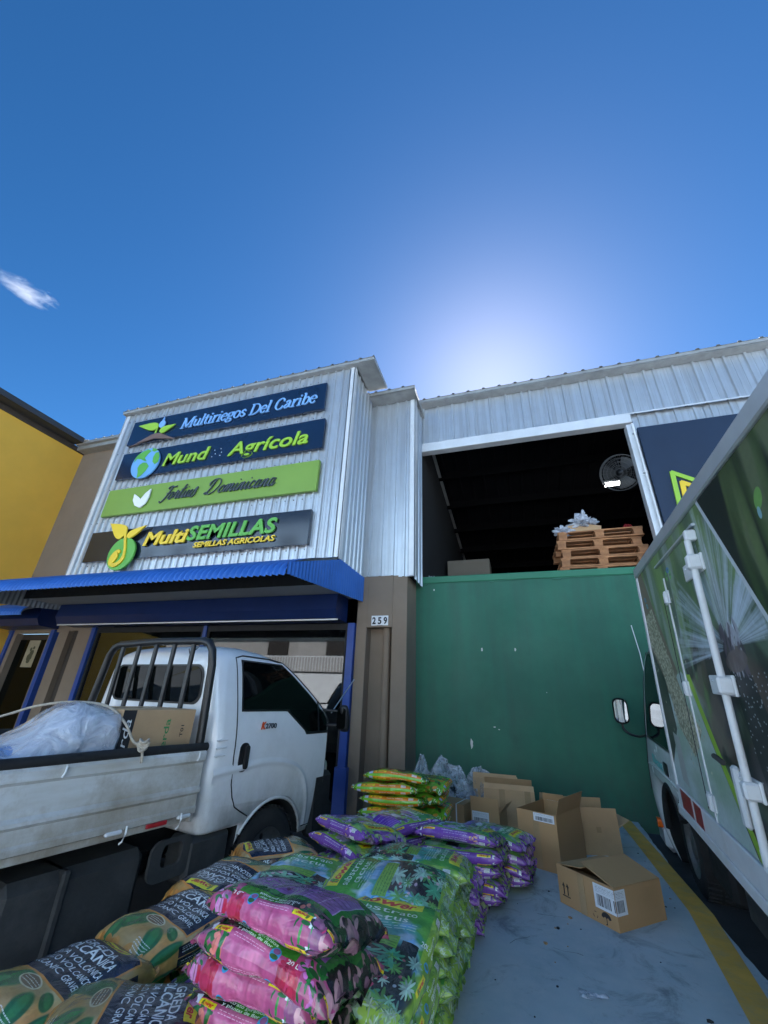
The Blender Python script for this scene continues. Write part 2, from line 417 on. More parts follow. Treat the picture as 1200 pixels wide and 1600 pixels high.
class Canvas:
    """a small pixel painting made of shapes and letters, for flat print"""
    def __init__(s, w_, h_, base):
        s.w, s.h = w_, h_
        s.p = np.zeros((h_, w_, 3), np.float32); s.p[:] = base
    def _bb(s, P):
        x0 = max(0, int(np.floor(P[:, 0].min()))); x1 = min(s.w, int(np.ceil(P[:, 0].max()))+1)
        y0 = max(0, int(np.floor(P[:, 1].min()))); y1 = min(s.h, int(np.ceil(P[:, 1].max()))+1)
        return x0, x1, y0, y1
    def poly(s, pts, col, al=1.0):
        P = np.array(pts, float)*[s.w, s.h]
        x0, x1, y0, y1 = s._bb(P)
        if x1 <= x0 or y1 <= y0: return
        X, Y = np.meshgrid(np.arange(x0, x1)+.5, np.arange(y0, y1)+.5)
        ins = np.zeros(X.shape, bool)
        for i in range(len(P)):
            (ax, ay), (bx, by) = P[i], P[(i+1) % len(P)]
            if ay == by: continue
            c = ((ay > Y) != (by > Y)) & (X < (bx-ax)*(Y-ay)/(by-ay)+ax)
            ins ^= c
        r = s.p[y0:y1, x0:x1]; r[ins] = r[ins]*(1-al)+np.array(col, np.float32)*al
    def rect(s, x0, y0, x1, y1, col, al=1.0):
        a, b, c, d = int(x0*s.w), int(x1*s.w), int(y0*s.h), int(y1*s.h)
        r = s.p[max(c, 0):max(d, 0), max(a, 0):max(b, 0)]; r[:] = r*(1-al)+np.array(col, np.float32)*al
    def ell(s, cx, cy, rx, ry, col, al=1.0, rot=0.0, soft=0.0):
        cx, cy, rx, ry = cx*s.w, cy*s.h, max(rx*s.w, .6), max(ry*s.w, .6)
        m_ = max(rx, ry)*(1+soft)+1
        x0, x1, y0, y1 = max(0, int(cx-m_)), min(s.w, int(cx+m_)+1), max(0, int(cy-m_)), min(s.h, int(cy+m_)+1)
        if x1 <= x0 or y1 <= y0: return
        X, Y = np.meshgrid(np.arange(x0, x1)+.5-cx, np.arange(y0, y1)+.5-cy)
        c_, s_ = math.cos(rot), math.sin(rot)
        q = np.sqrt(((X*c_+Y*s_)/rx)**2+((-X*s_+Y*c_)/ry)**2)
        f = np.clip((1+soft-q)/max(soft, 1.5/max(rx, ry)), 0, 1)[..., None]*al
        r = s.p[y0:y1, x0:x1]; r[:] = r*(1-f)+np.array(col, np.float32)*f
    def blobs(s, x0, y0, x1, y1, n_, cols, size, asp=0.4, al=0.9, rg=rnd, soft=0.1):
        for _ in range(n_):
            q = size*rg.uniform(.5, 1.4)
            c = rg.choice(cols); k = rg.uniform(.75, 1.25)
            s.ell(rg.uniform(x0, x1), rg.uniform(y0, y1), q, q*asp*rg.uniform(.7, 1.4), [min(1, v*k) for v in c], al, rg.uniform(0, PI), soft)
    def rosette(s, cx, cy, r, n_, col, rg=rnd):
        for i in range(n_):
            a = 2*PI*i/n_+rg.uniform(-.2, .2); q = r*rg.uniform(.7, 1.1)
            px_, py_ = cx+math.cos(a)*q*.5, cy+math.sin(a)*q*.5*s.w/s.h
            k = rg.uniform(.7, 1.35)
            s.ell(px_, py_, q*.55, q*.13, [min(1, v*k) for v in col], .95, a)
    def text(s, t, ox, oy, rx, ry, ux, uy, col, bold=0.0, shear=0.0, center=True, al=1.0, fit=None):
        """origin and the right and up vectors (of one font size) in pixels"""
        vs, ts = text_mesh2d(t, bold, shear)
        if not len(ts): return
        V = vs.copy()
        wd = V[:, 0].max()-V[:, 0].min()
        k = 1.0
        if fit: k = fit/(wd*math.hypot(rx, ry))
        V[:, 0] -= V[:, 0].min()
        if center: V[:, 0] -= wd/2; V[:, 1] -= 0.35
        P = np.stack([ox+V[:, 0]*rx*k+V[:, 1]*ux, oy+V[:, 0]*ry*k+V[:, 1]*uy], 1)
        x0, x1, y0, y1 = s._bb(P)
        if x1 <= x0 or y1 <= y0: return
        SS = 2
        cov = np.zeros(((y1-y0)*SS, (x1-x0)*SS), bool)
        Q = (P-[x0, y0])*SS
        for t3 in ts:
            A, B, D = Q[t3]
            a0, a1 = max(0, int(min(A[0], B[0], D[0]))), min(cov.shape[1], int(max(A[0], B[0], D[0]))+2)
            b0, b1 = max(0, int(min(A[1], B[1], D[1]))), min(cov.shape[0], int(max(A[1], B[1], D[1]))+2)
            if a1 <= a0 or b1 <= b0: continue
            X = np.arange(a0, a1)[None, :]+.5; Y = np.arange(b0, b1)[:, None]+.5
            d1 = (X-B[0])*(A[1]-B[1])-(A[0]-B[0])*(Y-B[1])
            d2 = (X-D[0])*(B[1]-D[1])-(B[0]-D[0])*(Y-D[1])
            d3 = (X-A[0])*(D[1]-A[1])-(D[0]-A[0])*(Y-A[1])
            cov[b0:b1, a0:a1] |= ((d1 >= 0) & (d2 >= 0) & (d3 >= 0)) | ((d1 <= 0) & (d2 <= 0) & (d3 <= 0))
        f = cov.reshape(y1-y0, SS, x1-x0, SS).mean((1, 3))[..., None]*al
        r = s.p[y0:y1, x0:x1]; r[:] = r*(1-f)+np.array(col, np.float32)*f
    def grain(s, a, seed=1, cell=8):
        g = np.random.RandomState(seed)
        n_ = g.rand(s.h//cell+2, s.w//cell+2)
        n_ = np.kron(n_, np.ones((cell, cell)))[:s.h, :s.w]
        k = max(1, cell//2)
        for ax in (0, 1): n_ = sum(np.roll(n_, d_, ax) for d_ in range(-k, k+1))/(2*k+1)
        s.p *= (1+(n_[..., None]-.5)*a)
    def material(s, name, rough=0.35, bump=0.35, coat=0.3, bs=28, gain=1.0):
        im = bpy.data.images.new(name, s.w, s.h)
        px_ = np.ones((s.h, s.w, 4), np.float32); px_[..., :3] = np.clip(s.p, 0, 1)**gain
        im.pixels.foreach_set(px_.ravel()); im.update(); im.pack()
        m = bpy.data.materials.new(name); m.use_nodes = True
        n = m.node_tree.nodes; L = m.node_tree.links; b = n['Principled BSDF']
        t = n.new('ShaderNodeTexImage'); t.image = im; t.extension = 'EXTEND'
        L.new(t.outputs[0], b.inputs['Base Color'])
        b.inputs['Roughness'].default_value = rough; b.inputs['Coat Weight'].default_value = coat
        b.inputs['Coat Roughness'].default_value = 0.12
        if bump > 0:
            tc = n.new('ShaderNodeTexCoord')
            z = n.new('ShaderNodeTexNoise'); z.inputs['Scale'].default_value = bs; z.inputs['Detail'].default_value = 4; z.inputs['Distortion'].default_value = .8
            L.new(tc.outputs['Object'], z.inputs['Vector'])
            bp = n.new('ShaderNodeBump'); bp.inputs['Strength'].default_value = bump; bp.inputs['Distance'].default_value = 0.012
            L.new(z.outputs['Fac'], bp.inputs['Height']); L.new(bp.outputs[0], b.inputs['Normal']); L.new(bp.outputs[0], b.inputs['Coat Normal'])
        return m
# ------------------------------------------------------------ things whose parts are written in world coordinates
_BASE = {}
def base(name, loc, label, cat, group=None):
    o = empty(name, loc, 0, label, cat, group); _BASE[o.name] = Vector(loc)
    return o
_gb = G.build
def _build(s, name, mats, parent=None, weld=False):
    o = _gb(s, name, mats, None, weld)
    if parent:
        o.parent = parent
        if parent.name in _BASE: o.matrix_parent_inverse = Matrix.Translation(-_BASE[parent.name])
    return o
G.build = _build

def corr(g, o, a, wl, b, hl, out, pitch=0.15, rd=0.02, rw=0.045, mi=0, phase=0.5, minor=True):
    """trapezoid-ribbed sheet: width along a, height along b, ribs standing out along out"""
    o, a, b, out = Vector(o), Vector(a), Vector(b), Vector(out)
    prof = [(0, 0)]
    x = pitch*phase
    while x < wl:
        for dx, h in ((-rw/2, 0), (-rw*.28, rd), (rw*.28, rd), (rw/2, 0)):
            prof.append((x+dx, h))
        if minor:
            for q in (.33, .67):
                xm = x+pitch*q
                prof += [(xm-.006, 0), (xm, rd*.18), (xm+.006, 0)]
        x += pitch
    prof = [p for p in prof if 0 <= p[0] <= wl] + [(wl, 0)]
    n_ = len(prof)
    vs = [o + a*p[0] + out*p[1] for p in prof] + [o + a*p[0] + out*p[1] + b*hl for p in prof]
    g.add(vs, [(i, i+1, n_+i+1, n_+i) for i in range(n_-1)], mi)
    return g

YB, YP, YG = 4.73, 5.66, 6.22      # bump-out cladding, pillar and shopfront, green wall

# ------------------------------------------------------------ ground
tag(G().box(-150, 150, -150, 150, -0.4, 0.0).build('ground', M['street']), kind='structure')
tag(G().box(-9.9, -1.705, -1.2, YP+.3, 0.0, 0.004).build('parking_asphalt', M['asphalt']), kind='structure')
g = G()      # the right-hand lane rises gently towards the green wall
g.add([(0.99, -1.2, .004), (6, -1.2, .004), (6, 2.4, .004), (0.99, 2.4, .004), (6, YG+.02, .19), (0.99, YG+.02, .19)], [(0, 1, 2, 3), (3, 2, 4, 5)])
tag(g.build('asphalt_lane', M['asphalt']), kind='structure')
SZ = 0.28
g = G()
edge = []
er = random.Random(3)
def kx(y): return 0.995 + max(0, (y-4.2))*0.055 + 0.004*math.sin(y*9) + 0.003*math.sin(y*31)
ys = [0.9 + i*(YG-0.9)/60 for i in range(61)]
top = [(-1.7, 0.9)] + [(kx(y), y) for y in ys] + [(-1.7, YG)]
g.prism(top, (0, 0, -.05), (1, 0, 0), (0, 1, 0), (0, 0, 1), SZ+.05)
g.prism([(0.9, 0), (0.9, SZ), (-0.9, 0)], (-1.7, 0, 0), (0, 1, 0), (0, 0, 1), (1, 0, 0), 2.69)
tag(g.build('raised_slab', M['slab']), kind='structure')
yl = [(0.893, 1.031, 6.21), (0.890, 1.025, 5.2), (0.878, 1.014, 3.85), (0.765, 0.895, 2.76), (0.70, 0.83, 2.0), (0.66, 0.79, 0.95)]
tag(G().add([p for a, b, y in yl for p in ((a, y, SZ+.004), (b, y, SZ+.004))], [(2*i, 2*i+2, 2*i+3, 2*i+1) for i in range(5)]).build('painted_line', M['yline']), kind='structure')
# bits lying on the slab
g = G(); q = random.Random(12)
for _ in range(70):
    x, y, r_ = q.uniform(-.4, .95), q.uniform(1.6, 6.0), q.choice((.004, .005, .007, .012))
    n_ = 5
    pts = [(x+math.cos(k*2*PI/n_)*r_*q.uniform(.6, 1.3), y+math.sin(k*2*PI/n_)*r_*q.uniform(.5, 1.2)) for k in range(n_)]
    g.prism(pts, (0, 0, SZ), (1, 0, 0), (0, 1, 0), (0, 0, 1), r_*.5, mi=q.choice((0, 0, 1)))
tag(g.build('litter_specks', [M['blackmat'], M['card']]), kind='stuff')
for (x, y, r_, lb) in ((0.155, 2.69, .035, 'crumpled scrap of torn film lying on the slab in front of the open carton'),
                       (0.985, 2.93, .022, 'small dark leaf lying between the yellow line and the slab edge')):
    g = G()
    def cr(u, v, x=x, y=y, r_=r_):
        a = 2*PI*u; q_ = r_*(0.15+v*.9)*(1+.35*math.sin(3*a+1)+.2*math.sin(7*a))
        return (x+math.cos(a)*q_*1.5, y+math.sin(a)*q_*.8, SZ+.004+.5*r_*abs(noise.noise(Vector((math.cos(a)*2, math.sin(a)*2, v*3+x)))))
    g.grid(cr, 20, 5)
    tag(g.build('litter_scrap' if r_ > .03 else 'fallen_leaf', M['film'] if r_ > .03 else M['lbrown']), lb, 'litter')

# ------------------------------------------------------------ the shop unit under the metal-clad box
shop = base('shop_building', (-4.8, YP, 0), 'brown shop unit with a silver ribbed upper box and blue awning', 'building')
x0, x1, nsh = -7.37, -2.235, 6
for i in range(nsh):
    a = x0+(x1-x0)*i/nsh; wd = (x1-x0)/nsh
    g = corr(G(), (a, YB-.004*(i % 2), 3.16), (1, 0, 0), wd+.015, (0, 0, 1), 3.47, (0, -1, 0), 0.143, .028, .05)
    g.build('siding_sheet', M['galv'], shop)
corr(G(), (x1, YB, 3.16), (0, 1, 0), YP-YB, (0, 0, 1), 3.47, (1, 0, 0), 0.155, .02, .05).build('siding_sheet', M['galv'], shop)
corr(G(), (x0, YB, 3.16), (0, 1, 0), YP-YB, (0, 0, 1), 3.47, (-1, 0, 0), 0.155, .02, .05).build('siding_sheet', M['galv'], shop)
corr(G(), (x1, YP, 3.155), (1, 0, 0), 0.62, (0, 0, 1), 3.36, (0, -1, 0), 0.2, .022, .05).build('siding_sheet', M['galv'], shop)
corr(G(), (x1+.60, YP-.006, 3.13), (1, 0, 0), 0.24, (0, 0, 1), 3.38, (0, -1, 0), 0.2, .022, .05, phase=.4).build('siding_sheet', M['galv'], shop)
corr(G(), (-1.395, YP, 3.10), (0, 1, 0), 0.56, (0, 0, 1), 3.42, (1, 0, 0), 0.2, .02, .05).build('siding_sheet', M['galv'], shop)
g = G()
for (x, y, z0_, z1_, s1, s2) in ((x1+.004, YB-.006, 3.155, 6.62, -1, 1), (x0-.004, YB-.006, 3.155, 6.62, 1, 1), (-1.392, YP-.008, 3.14, 6.50, -1, 1)):
    g.box(min(x, x+s1*.075), max(x, x+s1*.075), y-.026, y-.022, z0_, z1_)
    g.box(min(x+(.022 if s1 < 0 else -.022), x+(.026 if s1 < 0 else -.026)), max(x+(.022 if s1 < 0 else -.022), x+(.026 if s1 < 0 else -.026)), y-.026, y+.06, z0_, z1_)
g.build('corner_trim', M['trim'], shop)
# screws along the sheets
g = G(); q = random.Random(2)
for zz in (3.32, 4.14, 4.83, 5.66, 6.45):
    for i in range(34):
        g.box(x0+.1+i*.15, x0+.112+i*.15, YB-.012, YB-.004, zz+q.uniform(-.01, .01), zz+.012)
tag(g.build('sheet_screws', M['dkbrown'], shop), kind='stuff')
# roofs: ribbed sheets oversailing the cladding, seen from below, with a folded edge trim
def roof(o_x0, o_x1, yf, yb, z, drop, par, pitch=.26, name='roof_sheet'):
    g = corr(G(), (o_x0, yf, z), (1, 0, 0), o_x1-o_x0, (0, (yb-yf), -drop), 1.0, (0, 0, 1), pitch, .028, .07, minor=False)
    g.build(name, M['galv_roof'], par)
    g = G().box(o_x0+.01, o_x1-.01, yf+.012, yf+.016, z-.055, z-.004).box(o_x0+.01, o_x1-.01, yf+.016, yf+.11, z-.058, z-.055)
    g.build('eave_trim', M['galv_roof'], par)
roof(-7.43, -1.84, YB-.12, 5.36, 6.685, .03, shop)
g = G().box(-1.846, -1.842, YB-.10, 5.36, 6.60, 6.68).box(-2.2, -1.85, YB-.09, 5.36, 6.635, 6.64)
g.build('verge_trim', M['galv_roof'], shop)
roof(-2.2, -1.33, 5.37, 12.5, 6.60, 1.1, shop)
g = G().box(-2.2, -1.34, 5.40, 5.66, 6.52, 6.525).box(-1.334, -1.33, 5.38, 6.3, 6.48, 6.59)
g.build('verge_trim', M['galv_roof'], shop)
corr(G(), (-7.4, 5.37, 6.63), (1, 0, 0), 5.2, (0, 7.2, -1.1), 1.0, (0, 0, 1), .26, .04, .07, minor=False).build('roof_sheet', M['galv_roof'], shop)
# brown walls
g = G()
g.box(-9.93, -8.45, YP, YP+.2, 2.38, 6.70); g.box(-8.45, -7.3, YP, YP+.2, 2.84, 6.70)
g.build('wall', M['brown'], shop)
roof(-9.9, -7.36, YP-.28, 12.5, 6.86, 1.1, shop)
G().box(-9.9, -7.3, YP-.2, YP+.02, 6.70, 6.80).build('eave_board', M['galv_roof'], shop)
g = G()
g.box(-2.275, -2.11, YP, YP+.56, 0, 3.16, bev=.006); g.box(-1.72, -1.497, YP, YP+.57, 0, 3.16, bev=.006)
g.box(-2.11, -1.72, YP, YP+.4, 2.39, 3.16); g.box(-2.11, -1.72, YP+.20, YP+.4, 0, 2.39)
pil = g.build('pillar', M['brown'], shop)
G().tube([(-1.83, YP+.13, 0.0), (-1.83, YP+.13, 2.45)], .055, 14, cap=False).build('drain_pipe', M['brown'], pil)
g = G()
g.box(-8.45, -8.2, YP, YP+.4, 0, 2.84); g.box(-7.95, -7.58, YP, YP+.4, 0, 2.84); g.box(-8.2, -7.95, YP, YP+.4, 2.4, 2.84)
p2 = g.build('pillar', M['brown'], shop)
G().box(-8.2, -7.95, YP+.1, YP+.14, 0, 2.4).build('recess_panel', M['dkbrown'], p2)
# shopfront
sf = empty('shopfront'); sf.parent = shop; sf.matrix_parent_inverse = Matrix.Translation(-_BASE[shop.name]); _BASE[sf.name] = Vector((0, 0, 0))
g = G()
for (a, b) in ((-2.392, -2.283), (-7.56, -7.47)): g.box(a, b, YP-.05, YP+.08, 0.0, 2.45, bev=.004)
g.box(-5.03, -4.96, YP-.03, YP+.07, 0.0, 2.45, bev=.004)
g.box(-2.42, -2.25, YP-.08, YP+.06, 0.0, 0.62)
g.build('blue_post', M['blue'], sf)
g = G()
for (a, b) in ((-7.47, -5.03), (-4.96, -2.392)):
    g.box(a, b, YP+.0, YP+.06, 2.36, 2.45); g.box(a, a+.05, YP, YP+.06, .12, 2.36); g.box(b-.05, b, YP, YP+.06, .12, 2.36); g.box(a, b, YP, YP+.06, 0, .14)
g.build('window_frame', M['blackmat'], sf)
for (a, b) in ((-7.42, -5.08), (-4.91, -2.442)):
    G().box(a, b, YP+.025, YP+.035, .14, 2.36).build('window_pane', M['shopglass'], sf)
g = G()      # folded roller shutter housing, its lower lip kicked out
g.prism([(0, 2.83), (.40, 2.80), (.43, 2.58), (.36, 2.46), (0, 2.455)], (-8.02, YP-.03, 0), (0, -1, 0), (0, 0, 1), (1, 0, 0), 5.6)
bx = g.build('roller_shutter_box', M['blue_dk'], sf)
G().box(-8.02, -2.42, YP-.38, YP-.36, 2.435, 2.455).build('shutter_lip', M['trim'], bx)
# room behind the windows
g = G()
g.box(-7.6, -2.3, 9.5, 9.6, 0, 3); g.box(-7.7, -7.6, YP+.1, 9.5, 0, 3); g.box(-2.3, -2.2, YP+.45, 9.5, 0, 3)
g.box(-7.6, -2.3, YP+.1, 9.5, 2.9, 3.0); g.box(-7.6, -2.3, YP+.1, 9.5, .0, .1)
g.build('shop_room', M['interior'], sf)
for i, zz in enumerate((.5, 1.0, 1.5, 2.0)):
    G().box(-7.3, -3.0, 8.6, 9.1, zz, zz+.03).build('shelf', M['dkbrown'], sf)
g = G().box(-9.9, -1.5, 12.2, 12.3, 0, 5.6); g.box(-7.3, -2.2, YP+.02, YP+.12, 3.1, 6.5)
g.build('inner_wall', M['interior'], shop)
# soffit and fascia under the clad box
g = G().box(-8.2, -2.26, YB+.022, YP, 2.815, 2.83); g.box(-7.37, -2.24, YB+.022, YP, 3.05, 3.10)
g.build('soffit', M['soffit'], shop)
# awning: a corrugated sheet that curls over its front edge, with side cheeks
aw = empty('awning'); aw.parent = shop; aw.matrix_parent_inverse = Matrix.Translation(-_BASE[shop.name]); _BASE[aw.name] = Vector((0, 0, 0))
def awning(parent, xa, xb, prof, pitch=.076, amp=.020, sub=8):
    pts = [Vector((0, y, z)) for y, z in prof]
    nrm = []
    for i in range(len(pts)):
        t = (pts[min(i+1, len(pts)-1)]-pts[max(i-1, 0)]).normalized(); nrm.append(Vector((0, -t.z, t.y)))
    n_ = int((xb-xa)/pitch*sub)
    def f(u, v):
        i = min(int(v*(len(pts)-1)+.0001), len(pts)-1)
        x = xa+(xb-xa)*u
        p = pts[i]+nrm[i]*amp*math.sin(2*PI*(x-xa)/pitch)
        return (x, p.y, p.z)
    for side, off, mt in ((0, 0, 'awn'), (1, .004, 'awn_in')):
        g = G()
        def f2(u, v, off=off):
            i = min(int(v*(len(pts)-1)+.0001), len(pts)-1); p = f(u, v); return (p[0], p[1]-nrm[i].y*off, p[2]-nrm[i].z*off)
        g.grid(f2, n_, len(pts)-1); g.build('awning_sheet' if side == 0 else 'awning_lining', M[mt], parent)
YF = 3.46
prof = [(YF-.004, 2.565), (YF, 2.60), (YF+.018, 2.64), (YF+.045, 2.675), (YF+.085, 2.705), (YF+.14, 2.735), (YF+.45, 2.87), (YB-.3, 3.05), (YB-.035, 3.15)]
awning(aw, -8.3, -2.2, prof)
def cheek(x, outw, mt, nm):
    g = G(); n_ = 170; ya, yb_ = YF, YP-.01
    def f(u, v):
        y = ya+(yb_-ya)*u
        zt = 2.70+(y-YF)*(3.14-2.70)/(YB-YF) if y < YB else 3.145
        zb = 2.575+(y-YF)*(2.77-2.575)/(YP-YF)
        return (x+outw*.010*math.sin(2*PI*y/.076), y, zb+(zt-zb)*v)
    g.grid(f, n_, 2); g.build(nm, M[mt], aw)
cheek(-2.195, 1, 'awn', 'awning_cheek'); cheek(-2.201, 1, 'awn_in', 'cheek_lining')
cheek(-8.305, 1, 'awn', 'awning_cheek'); cheek(-8.299, 1, 'awn_in', 'cheek_lining')
G().box(-8.27, -2.26, YB+.0, YB+.02, 2.81, 3.10).build('fascia_board', M['blackmat'], aw)
# narrow entrance at the left end, beside the yellow wall
ent = empty('side_entrance'); ent.parent = shop; ent.matrix_parent_inverse = Matrix.Translation(-_BASE[shop.name]); _BASE[ent.name] = Vector((0, 0, 0))
g = G()
for (a, b) in ((-8.62, -8.53), (-9.80, -9.72)): g.box(a, b, YP-.05, YP+.08, 0, 2.42, bev=.004)
g.build('blue_post', M['blue'], ent)
g = G().box(-9.72, -8.62, YP-.01, YP+.05, 2.36, 2.41); g.box(-9.72, -9.62, YP-.01, YP+.2, 0, 2.36); g.box(-8.70, -8.62, YP-.01, YP+.2, 0, 2.36)
g.build('door_frame', M['brown'], ent)
G().box(-9.62, -8.70, YP+.12, YP+.16, 0, 2.36).build('door', M['dkbrown'], ent)
G().box(-9.62, -8.70, YP+.105, YP+.118, 0.25, 2.25).build('door_pane', M['darkglass'], ent)
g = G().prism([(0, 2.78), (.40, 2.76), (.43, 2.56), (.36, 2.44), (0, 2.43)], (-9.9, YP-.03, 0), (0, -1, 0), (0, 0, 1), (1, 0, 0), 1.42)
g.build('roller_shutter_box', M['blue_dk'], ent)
a2 = [(4.86, 2.56), (4.85, 2.60), (4.87, 2.65), (4.92, 2.69), (5.2, 2.80), (5.62, 2.95)]
awning(ent, -9.9, -8.36, a2)
ps = base('notice_poster', (-9.17, YP, 1.95), 'faded poster with a round fruit drawing taped inside the brown door', 'poster')
G().box(-9.33, -9.02, YP+.095, YP+.099, 1.74, 2.24).build('sheet', mat('poster_paper', (0.34, 0.28, 0.18), .8, var=.15, vscale=5), ps)
g = G(); q = random.Random(5)
for k, (cx, cz, r_) in enumerate(((-9.18, 1.92, .075), (-9.15, 2.0, .06), (-9.2, 2.07, .035), (-9.13, 2.10, .03), (-9.17, 1.86, .05))):
    g.prism([(cx+math.cos(a*PI/8)*r_*q.uniform(.85, 1.1), cz+math.sin(a*PI/8)*r_*q.uniform(.85, 1.1)) for a in range(16)], (0, YP+.0945-.0006*k, 0), (1, 0, 0), (0, 0, 1), (0, 1, 0), .0004)
g.build('printed_drawing', mat('poster_print', (0.07, 0.065, 0.03), .8), ps)

# house number: three little tiles
num = base('number_plate', (-1.91, YP, 2.41), 'house number 259 in black digits on three small white tiles over the pillar recess', 'number plate')
for i, ch in enumerate('259'):
    a = -2.035+i*.087
    t = G().box(a, a+.084, YP-.012, YP-.001, 2.412+.004*(i == 1), 2.553, bev=.002).build('number_tile', M['paper'], num)
    lettering(ch, a+.014, a+.070, 2.435, .098, 0, .0015, M['ink'], num, 'digit', bold=.035, org=(0, YP-.0125, 0))

# ------------------------------------------------------------ yellow neighbour on the left
yb = base('yellow_building', (-9.93, 2, 0), 'yellow rendered building with dark eave at the left edge', 'building')
G().box(-10.15, -9.93, 1.6, YP+.2, 0, 6.72).build('wall', M['yellow'], yb)
G().box(-18, -10.15, 1.6, 1.8, 0, 6.72).build('wall', M['yellow'], yb)
g = corr(G(), (-9.62, 1.4, 6.90), (0, 1, 0), 4.1, (-4, 0, .5), 1.0, (0, 0, 1), .26, .04, .07, minor=False); g.build('roof_sheet', M['galv_roof'], yb)
g = G().box(-9.93, -9.63, 1.5, YP-.3, 6.80, 6.805); g.box(-9.64, -9.60, 1.5, YP-.3, 6.80, 6.93)
g.build('gutter', mat('dark_gutter', (0.045, 0.045, 0.048), .5, .2), yb)
g = G().box(-9.93, -9.90, 1.6, YP, 6.68, 6.80); g.build('eave_board', M['dkbrown'], yb)

# ------------------------------------------------------------ warehouse bay with the big opening
bay = base('warehouse_bay', (2, YG, 0), 'silver ribbed metal warehouse bay with wide dark loading opening', 'building')
for i in range(8):
    a = -1.47+i*1.0
    corr(G(), (a, YG-.004*(i % 2), 5.86), (1, 0, 0), 1.012, (0, 0, 1), .90, (0, -1, 0), .285, .03, .055, phase=.42).build('siding_sheet', M['galv'], bay)
for i in range(5):
    a = 2.16+i*1.0
    corr(G(), (a, YG+.05, 3.30), (1, 0, 0), 1.01, (0, 0, 1), 2.60, (0, -1, 0), .26, .025, .05, phase=.4).build('siding_sheet', M['galv'], bay)
G().box(-1.49, 2.13, YG-.035, YG+.12, 5.69, 5.855, bev=.006).build('lintel', M['trim'], bay)
g = G().box(-1.46, 6.5, YG-.036, YG-.032, 5.850, 5.872); g.build('flashing', M['trim'], bay)
G().box(2.03, 2.15, YG-.02, YG+.12, 3.27, 5.66, bev=.006).build('door_jamb', M['trim'], bay)
dp = G().tube([(2.11, YG-.06, 3.27), (2.11, YG-.06, 5.64)], .016, 10); dp.box(2.085, 2.135, YG-.075, YG-.02, 4.72, 4.735); dp.box(2.085, 2.135, YG-.075, YG-.02, 5.45, 5.465)
dp.build('downpipe', M['white2'], bay)
roof(-1.44, 6.5, YG-.20, 14.5, 6.80, 1.4, bay, .285)
g = G().box(-1.44, 6.5, YG-.18, YG-.01, 6.72, 6.73); g.build('eave_board', M['galv_roof'], bay)
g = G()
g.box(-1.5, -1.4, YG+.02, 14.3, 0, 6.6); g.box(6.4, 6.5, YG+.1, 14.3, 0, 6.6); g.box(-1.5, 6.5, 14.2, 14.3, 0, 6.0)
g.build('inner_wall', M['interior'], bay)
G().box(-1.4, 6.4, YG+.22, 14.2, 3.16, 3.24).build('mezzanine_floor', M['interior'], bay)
for i in range(7):
    y = YG+.7+i*1.15; z = 6.62-(y-YG)*.175
    G().box(-1.4, 6.4, y, y+.08, z-.16, z).build('purlin', mat('purlin_shade_black', (0.006, 0.006, 0.007), .98, spec=.05) if i == 0 else bpy.data.materials['purlin_shade_black'], bay)  # shade of the opening put into the purlin colour
g = G()
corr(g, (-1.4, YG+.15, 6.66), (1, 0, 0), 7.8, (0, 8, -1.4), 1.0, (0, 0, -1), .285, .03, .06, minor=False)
g.build('roof_underside', mat('roof_underside_shade', (0.010, 0.010, 0.012), .98, 0, spec=.05), bay)  # underside coloured near black to stand for the unlit roof space

# ------------------------------------------------------------ green wall
gw = base('green_wall', (1, YG, 0), 'smooth dark green painted wall with paint chips behind the cardboard boxes', 'wall')
g = G().box(-1.497, 6.5, YG, YG+.22, 0, 3.16); g.build('wall_face', M['green'], gw)
g = G().box(-1.497, 6.5, YG-.010, YG+.23, 3.16, 3.27, bev=.012); g.build('coping', mat('green_coping_paint', (0.032, 0.19, 0.105), .6, 0, .1, 1.2, .1, 50), gw)
g = G(); q = random.Random(4)
xs = [-1.45+i*.03 for i in range(118)]
zz = [3.148+.006*math.sin(x*5)+(-.022 if abs(x+1.38) < .05 or abs(x-.62) < .06 or abs(x+.3) < .03 else 0)+q.uniform(-.002, .002) for x in xs]
vs = []
for x, z in zip(xs, zz): vs += [(x, YG-.003, z), (x, YG-.003, z+.006)]
g.add(vs, [(2*i, 2*i+2, 2*i+3, 2*i+1) for i in range(len(xs)-1)]); g.build('cracked_edge', M['crack'], gw)
q = random.Random(9)
for (x, z, a, b) in ((-.511, 2.144, .014, .03), (-.048, 2.145, .013, .024), (-.725, .942, .022, .058), (-.409, 1.155, .014, .008), (-.353, 1.128, .012, .006), (-.9, 3.2, .012, .006), (-1.2, 3.05, .01, .02), (.3, 1.6, .006, .005)):
    pts = [(x+math.cos(k*PI/5)*a*q.uniform(.7, 1.2), z+math.sin(k*PI/5)*b*q.uniform(.7, 1.2)) for k in range(10)]
    G().prism(pts, (0, YG-.002, 0), (1, 0, 0), (0, 0, 1), (0, 1, 0), .001).build('paint_chip', M['chip'], gw)
g = G().tube([(1.47, YG-.004, 2.46), (1.50, YG-.004, 2.1), (1.50, YG-.004, 1.7)], .006, 6); g.build('wall_cable', M['trim'], gw)

